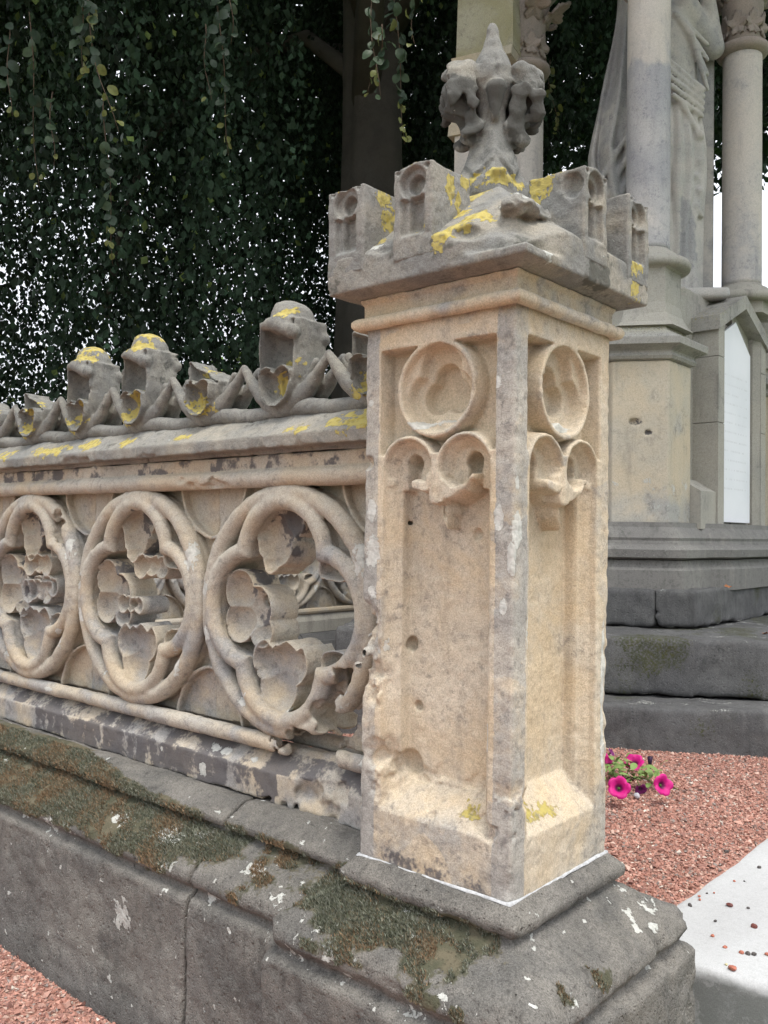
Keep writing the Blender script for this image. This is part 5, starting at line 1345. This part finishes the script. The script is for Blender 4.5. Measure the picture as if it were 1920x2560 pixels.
# fallen leaves on the steps
FL = plain_mat('dry leaf', (.42, .17, .07), .8, .4, 60)
def dry_leaf():
    V = [(0, 0, .01)]; n = 14
    for k in range(n):
        a = 2 * PI * k / n; rr_ = 1 if k % 2 == 0 else .62; V.append((rr_ * math.cos(a), rr_ * math.sin(a) * .8, .35 * (rr_ * math.cos(a)) ** 2 + .12 * math.sin(3 * a)))
    me = bpy.data.meshes.new('fallen_leaf'); me.from_pydata(V, [], [(0, 1 + k, 1 + (k + 1) % n) for k in range(n)]); me.materials.append(FL); me.update(); return me
DL = dry_leaf()
for px, py, zp, s, lab in ((1594, 1720, -.108, .024, 'curled orange leaf nearest the pillar on the lowest dark step'), (1774, 1722, -.108, .020, 'small rolled orange leaf farther right on the lowest dark step'), (1820, 1468, .349, .024, 'orange leaf on the topmost dark step under the plaque'), (1541, 1726, -.108, .011, 'tiny red leaf scrap at the pillar edge on the lowest dark step'), (1913, 1585, .155, .018, 'pale leaf at the right picture edge on the middle dark step')):
    p_ = unp(px, py, zp); o = link('fallen_leaf', DL, None, (p_.x, p_.y, zp + .003), (.25, .2, px * .1)); o.scale = (s, s, s); o['label'] = lab; o['category'] = 'leaf'; o['group'] = 'dry leaves on the steps'

# ================================================================== TREES
BARK = stone_mat('smooth beech bark', (.075, .068, .058), (.055, .051, .045), (.045, .042, .038), dark=(.025, .022, .02), pc=.4)
TR = Vector((-4.60, 4.63, GZ))
TREE = thing('weeping_beech', 'large weeping beech with dark grey trunk and curtains of hanging dark green leaves', 'tree', TR)
def trunk_mesh():
    n = 28; V = []; Q = []; zs_ = np.linspace(0, 9, 46)
    for z_ in zs_:
        r = .30 + .22 * math.exp(-z_ / .6) + .03 * math.sin(z_ * .9)
        for k in range(n):
            a = 2 * PI * k / n
            rr_ = r * (1 + .06 * math.sin(3 * a + z_ * .4) + .04 * math.sin(5 * a + 1 + z_ * .2) - .16 * math.exp(-((a - 4.3 - .03 * z_) / .14) ** 2))
            V.append((rr_ * math.cos(a) + .04 * math.sin(z_ * .6), rr_ * math.sin(a) + .02 * z_, z_))
    for i in range(len(zs_) - 1):
        for k in range(n): Q.append((i * n + k, i * n + (k + 1) % n, (i + 1) * n + (k + 1) % n, (i + 1) * n + k))
    P = np.array(V); return np_mesh('trunk', P, np.array(Q, np.int32), dict(grey=.3 + .4 * pnoise(P, .5, 2), dark=np.clip(.2 + .5 * pnoise(P, .4, 5), 0, 1), yellow=0 * P[:, 0], white=0 * P[:, 0], moss=0 * P[:, 0]), True, None, BARK)
link('trunk', trunk_mesh(), TREE)
def limb(pts, r0, r1): link('limb', tube_mesh('limb', pts, r0, r1, BARK, 10), TREE)
limb([(0, 0, 5.2), (-.9, .1, 6.0), (-1.6, .1, 6.1), (-2.3, -.1, 5.9), (-2.8, -.4, 5.3), (-3.0, -.6, 4.4), (-3.1, -.7, 3.4)], .08, .04)
limb([(0, 0, 5.0), (.6, -.6, 6.2), (1.3, -1.4, 6.9), (2.2, -2.2, 7.0)], .14, .05)
limb([(0, 0, 5.4), (1.0, .4, 6.8), (2.4, .8, 7.4), (4.0, 1.0, 7.2)], .14, .04)
limb([(0, 0, 4.6), (-.8, .6, 6.0), (-2.0, 1.0, 6.8), (-3.2, 1.2, 6.6)], .14, .04)
limb([(0, 0, 5.8), (.0, -1.0, 7.4), (-.4, -2.6, 8.0), (-.8, -4.0, 7.6)], .12, .04)
LEAF = tint_mat('beech leaf', .6, .10, .12)
def leaf_quads(C, D, S_, rng, tilt=.5):
    """two-triangle folded leaves: 4 verts (base, left, right, tip) hanging in direction D"""
    k = len(C)
    a = rng.uniform(0, 2 * PI, k)
    side = np.stack([np.cos(a), np.sin(a), rng.normal(0, .25, k)], 1)
    down = np.stack([rng.normal(0, tilt, k), rng.normal(0, tilt, k), -np.ones(k)], 1) + D
    down /= np.linalg.norm(down, axis=1)[:, None]; side -= (side * down).sum(1)[:, None] * down; side /= np.linalg.norm(side, axis=1)[:, None]
    nrm = np.cross(down, side)
    s = S_[:, None]
    b = C; l = C + down * s * .48 + side * s * .38 + nrm * s * .08; r = C + down * s * .52 - side * s * .38 + nrm * s * .08; t = C + down * s * 1.0
    VV = np.stack([b, l, t, r], 1).reshape(-1, 3)
    Q = np.arange(4 * k, dtype=np.int32).reshape(-1, 4)
    return VV, Q
def cols(rng, k, base, var, yel=.02):
    c = np.array(base)[None] * rng.uniform(1 - var, 1 + var, (k, 1)); y = rng.random(k) < yel
    c[y] = np.array([.085, .12, .035]) * rng.uniform(.6, 1.2, (y.sum(), 1)); return np.repeat(c, 4, 0)
rngn = np.random.default_rng(77)
f2 = np.array([-.657, .754]); r2v = np.array([.754, .657]); cp2 = np.array(CP[:2])
def view(P):      # -> image px, depth of world points (n,3) ; used only to decide where the canopy's skirt ends
    d = P - np.array(CP); dep = d @ np.array(f_); return 960 + 2230 * (d @ np.array(r_)) / dep, 1280 - 2230 * (d @ np.array(u_)) / dep, dep
# hanging strands: bottom height of the skirt varies round the tree
nS = 2900
az = rngn.uniform(-.56, .52, nS); dep = 7.6 + 6.5 * rngn.random(nS) ** .9
near_ = rngn.random(nS) < .10; dep[near_] = rngn.uniform(5.2, 7.6, near_.sum())
lat = np.tan(az) * dep
XY = cp2 + f2 * dep[:, None] + r2v * lat[:, None]
imgx = 960 + 2230 * np.tan(az)
dT = np.hypot(XY[:, 0] - TR.x, XY[:, 1] - TR.y)
bear = np.arctan2(XY[:, 1] - TR.y, XY[:, 0] - TR.x)
def skirt(XY, bear):
    """how high above the ground the leaf curtain ends, by place: low on the tree's west side, high over the monument"""
    s = (XY - np.array([-2.6, 4.6])) @ np.array([.754, .657])     # distance across, to the monument's side
    return np.interp(s, [-5, -3.4, -2.4, -1.2, -.2, .8, 1.8, 3.0, 5], [.9, 1.1, .2, .0, .2, 1.6, 2.9, 3.1, 2.6])
sx = (XY - np.array([-2.6, 4.6])) @ np.array([.754, .657])
zb = np.maximum(skirt(XY, bear), (.35 + .43 * dep) * sstep(-.35, .55, sx) + .6 * sstep(1.2, 2.2, sx)) + rngn.uniform(-.1, 1.5, nS) * np.where(rngn.random(nS) < .3, 1.2, .4) + .10 * np.sin(XY[:, 0] * 5)
clump = pnoise(np.stack([XY[:, 0], XY[:, 1], 0 * dT], 1), .55, 6)
ok = (clump > -.50) & (dT < 6.6) & ~((abs(XY @ np.array([.754, .657]) - (TR.x * .754 + TR.y * .657) - .0 - (dep - 8.2) * -.025) < .55) & (dep < 8.4)) & ~((XY[:, 0] > -2.9) & (XY[:, 0] < -.5) & (XY[:, 1] > 2.4) & (XY[:, 1] < 5.0) & (zb < 4.7)) & ~((XY[:, 0] > -3.4) & (XY[:, 1] < 2.3))
XY, zb, imgx, dep = XY[ok], zb[ok], imgx[ok], dep[ok]
C = []; 
for (x_, y_), z0, dp in zip(XY, zb, dep):
    zt = min(8.0, .61 + dp * .64 + .25); 
    if zt - z0 < .2: continue
    m = int((zt - z0) / .027)
    zz_ = z0 + (zt - z0) * rngn.random(m)
    t = zz_ - z0; sw = .022 + .045 * np.minimum(t, 1.6) / 1.6
    C.append(np.stack([x_ + rngn.normal(0, 1, m) * sw + .06 * np.sin(zz_ * 2 + x_ * 9), y_ + rngn.normal(0, 1, m) * sw + .05 * np.cos(zz_ * 2.3 + y_ * 7), zz_], 1))
C = np.concatenate(C)
gap = .95 * pnoise1(C * np.array([1, 1, .08]), .22, 15) + .50 * pnoise(C * np.array([1, 1, .5]), .16, 16)
px_, py_, dp_ = view(C)
C = C[(gap > -.07) & (px_ > -120) & (px_ < 2040) & (py_ > -160) & (dp_ > 4.2)]
k = len(C)
VV, Q = leaf_quads(C, np.zeros((k, 3)), rngn.uniform(.045, .076, k), rngn)
print('crown leaves', k)
tn = np.repeat(1 + 1.1 * np.clip(pnoise1(C * np.array([1, 1, .12]), .25, 33), -.4, 1), 4)[:, None]
me = np_mesh('crown', VV - np.array(TR), Q, None, False, cols(rngn, k, (.019, .036, .021), .45, .018) * tn, LEAF)
link('crown', me, TREE, kind='stuff')
# thick upper crown: coarse leaf cover added overhead to shade the tree's inside
k = 34000
a = rngn.uniform(0, 2 * PI, k); rr_ = 6.8 * np.sqrt(rngn.random(k)); zt = 7.3 - .035 * rr_ ** 2 + rngn.uniform(-.2, 1.4, k)
C = np.stack([TR.x + rr_ * np.cos(a), TR.y + rr_ * np.sin(a), zt], 1)
C = C[~((C[:, 0] > -1.6) & (C[:, 1] < 1.6))]; k = len(C)
VV, Q = leaf_quads(C, rngn.normal(0, 1.2, (k, 3)), rngn.uniform(.16, .30, k), rngn)
me = np_mesh('upper_shade_crown', VV - np.array(TR), Q, None, False, cols(rngn, k, (.03, .055, .026), .3, 0), LEAF); link('upper_shade_crown', me, TREE, kind='stuff')

# near strands whose leaves can be told apart: every leaf an object
def beech_leaf(c, name):
    V = []; Q = []; n = 7
    for i in range(n):
        t = i / (n - 1); w = .40 * math.sin(PI * (.06 + .90 * t)) ** .75; z_ = .06 * math.sin(PI * t)
        V += [(-w, -t, z_ + .10 * w + .015 * (-1) ** i), (0, -t, z_), (w, -t, z_ + .10 * w + .015 * (-1) ** i)]
    for i in range(n - 1):
        a = i * 3; Q += [(a, a + 3, a + 4, a + 1), (a + 1, a + 4, a + 5, a + 2)]
    me = np_mesh(name, np.array(V), np.array(Q, np.int32), None, True, None, c)
    return me
def leafmat(name, c):
    m, t, b = nodes(name); N = NB(t); co = N.coord()
    cN = N.mix(N.ramp(N.noise(3, 3, .6, co), .3, .7), c, tuple(x * .7 for x in c)); N.l(cN, b.inputs['Base Color']); b.inputs['Roughness'].default_value = .5
    tr = N.n('ShaderNodeBsdfTranslucent'); N.l(cN, tr.inputs[0]); mx = N.n('ShaderNodeMixShader'); mx.inputs[0].default_value = .25
    N.l(b.outputs[0], mx.inputs[1]); N.l(tr.outputs[0], mx.inputs[2]); N.l(mx.outputs[0], t.nodes['Material Output'].inputs[0]); return m
LM1 = [beech_leaf(leafmat('leaf dark', (.030, .058, .032)), 'leaf'), beech_leaf(leafmat('leaf mid', (.055, .095, .045)), 'leaf'), beech_leaf(leafmat('leaf yellow', (.17, .19, .05)), 'leaf')]
TWIG = plain_mat('twig', (.12, .085, .06), .8, .3, 60)
strands = [  # (px, y top, y bottom, depth, bend px, leaves, shade)
    ((200, -60, 190, 4.4, 12), 26, 1), ((215, 0, 330, 4.4, 78), 20, 2), ((75, 30, 470, 4.9, 22), 26, 0), ((262, 250, 660, 5.0, 24), 30, 0), ((128, 230, 415, 4.9, 6), 12, 0), ((545, -40, 390, 4.9, 30), 26, 0), ((575, -60, 110, 4.7, 6), 14, 0), ((510, 60, 250, 5.0, 14), 14, 0),
    ((925, -60, 240, 4.6, 22), 22, 1), ((985, -60, 360, 4.7, 30), 34, 1), ((960, 60, 240, 4.6, -40), 14, 1), ((1030, -60, 110, 4.5, 5), 12, 2), ((1372, 150, 330, 6.4, 22), 20, 2), ((20, 60, 290, 4.9, 6), 12, 0)]
rng = random.Random(12); cnt = 0
for (px, ya_, yb_, dp, bend), nl, sh in strands:
    pts = []
    for i in range(9):
        t = i / 8; pts.append(camray(px + bend * t ** 1.4 + 5 * math.sin(t * 7 + px), ya_ + (yb_ - ya_) * t, dp + .08 * math.sin(t * 3 + px)) - TR)
    link('hanging_twig', tube_mesh('hanging_twig', pts, .0035, .0012, TWIG, 5), TREE)
    for j in range(nl):
        t = min(.999, (j + rng.random()) / nl); s_ = t * 8; i = int(s_); q = pts[i].lerp(pts[i + 1], s_ - i)
        tip = t > .72
        kind_ = (2 if rng.random() < (.75 if tip else .10) else (1 if rng.random() < .45 else 0)) if sh else (2 if tip and rng.random() < .5 else (1 if rng.random() < .25 else 0))
        if sh == 2 and rng.random() < .4: kind_ = 2
        o = link('leaf', LM1[kind_], TREE); L = rng.uniform(.045, .072) * (.62 if tip else 1)
        o.scale = (L * rng.uniform(.85, 1.2), L, L * rng.uniform(.6, 2.2)); o.location = q + Vector((rng.gauss(0, .014), rng.gauss(0, .014), rng.gauss(0, .008)))
        side_ = 1 if j % 2 else -1
        o.rotation_euler = (rng.uniform(.6, 2.1), side_ * rng.uniform(.0, 1.1), rng.uniform(-1.5, 1.5) + rad(41)); cnt += 1
print('near leaves', cnt)

# pale fruit-tree and shrubs far beyond the curtain, seen as bright green patches
def bush(name, lab, c, r, n, col_, seed, cat='bush', group=None):
    rg = np.random.default_rng(seed); th = thing(name, lab, cat, (c[0], c[1], GZ), 0, group)
    d = rg.normal(0, 1, (n, 3)); d /= np.linalg.norm(d, axis=1)[:, None]; rr_ = rg.random(n) ** .4 * (1 + .25 * pnoise(d * 2, .8, seed))
    C = d * rr_[:, None] * np.array(r) + np.array([0, 0, c[2] - GZ]); C = C[C[:, 2] > .02]
    VV, Q = leaf_quads(C, rg.normal(0, .6, (len(C), 3)), rg.uniform(.07, .14, len(C)), rg)
    me = np_mesh('foliage', VV, Q, None, False, cols(rg, len(C), col_, .35, .05), LEAF); link('foliage', me, th, kind='stuff')
    link('stem', tube_mesh('stem', [(0, 0, 0), (.05, 0, c[2] - GZ - r[2] * .5), (0, .05, c[2] - GZ)], .09, .04, BARK), th)
def gp(px, d): return cp2 + f2 * d + r2v * d * (px - 960) / 2230
for i, (px, d, zc_, r, n, col_, lab) in enumerate([
        (590, 17, 1.6, (2.0, 1.6, 2.6), 9000, (.13, .22, .05), 'bright green bush glimpsed low behind the tallest crest leaf'),
        (1250, 22, 2.0, (2.6, 2, 3.0), 7000, (.08, .14, .04), 'mid green bush behind the monument'), 
        (60, 20, 1.0, (3, 2, 2.2), 7000, (.05, .09, .035), 'dark bush low at the left end of the fence'), (330, 24, 1.4, (3, 2, 2.2), 7000, (.05, .085, .035), 'dark bush behind the two mossy crest leaves'), (800, 19, 1.4, (2, 2, 2.2), 5000, (.07, .12, .04), 'green bush behind the tree trunk')]):
    q = gp(px, d); bush('bush', lab, (q[0], q[1], zc_), r, n, col_, 40 + i, group='bushes beyond the tree')
# low hedge row at the horizon
rg = np.random.default_rng(5); k = 16000
q = cp2 + f2 * 34 + r2v * rg.uniform(-24, 24, k)[:, None] + f2 * rg.uniform(-1, 1, k)[:, None]
C = np.stack([q[:, 0], q[:, 1], GZ + rg.uniform(0, 2.0, k) + .4 * np.sin(q[:, 0])], 1)
VV, Q = leaf_quads(C, rg.normal(0, .7, (k, 3)), rg.uniform(.15, .3, k), rg)
me = np_mesh('hedge', VV, Q, None, False, cols(rg, k, (.045, .08, .03), .35, 0), LEAF); o = link('hedge', me, None, kind='stuff', label='dark green hedge along the far side of the lawn', category='hedge')
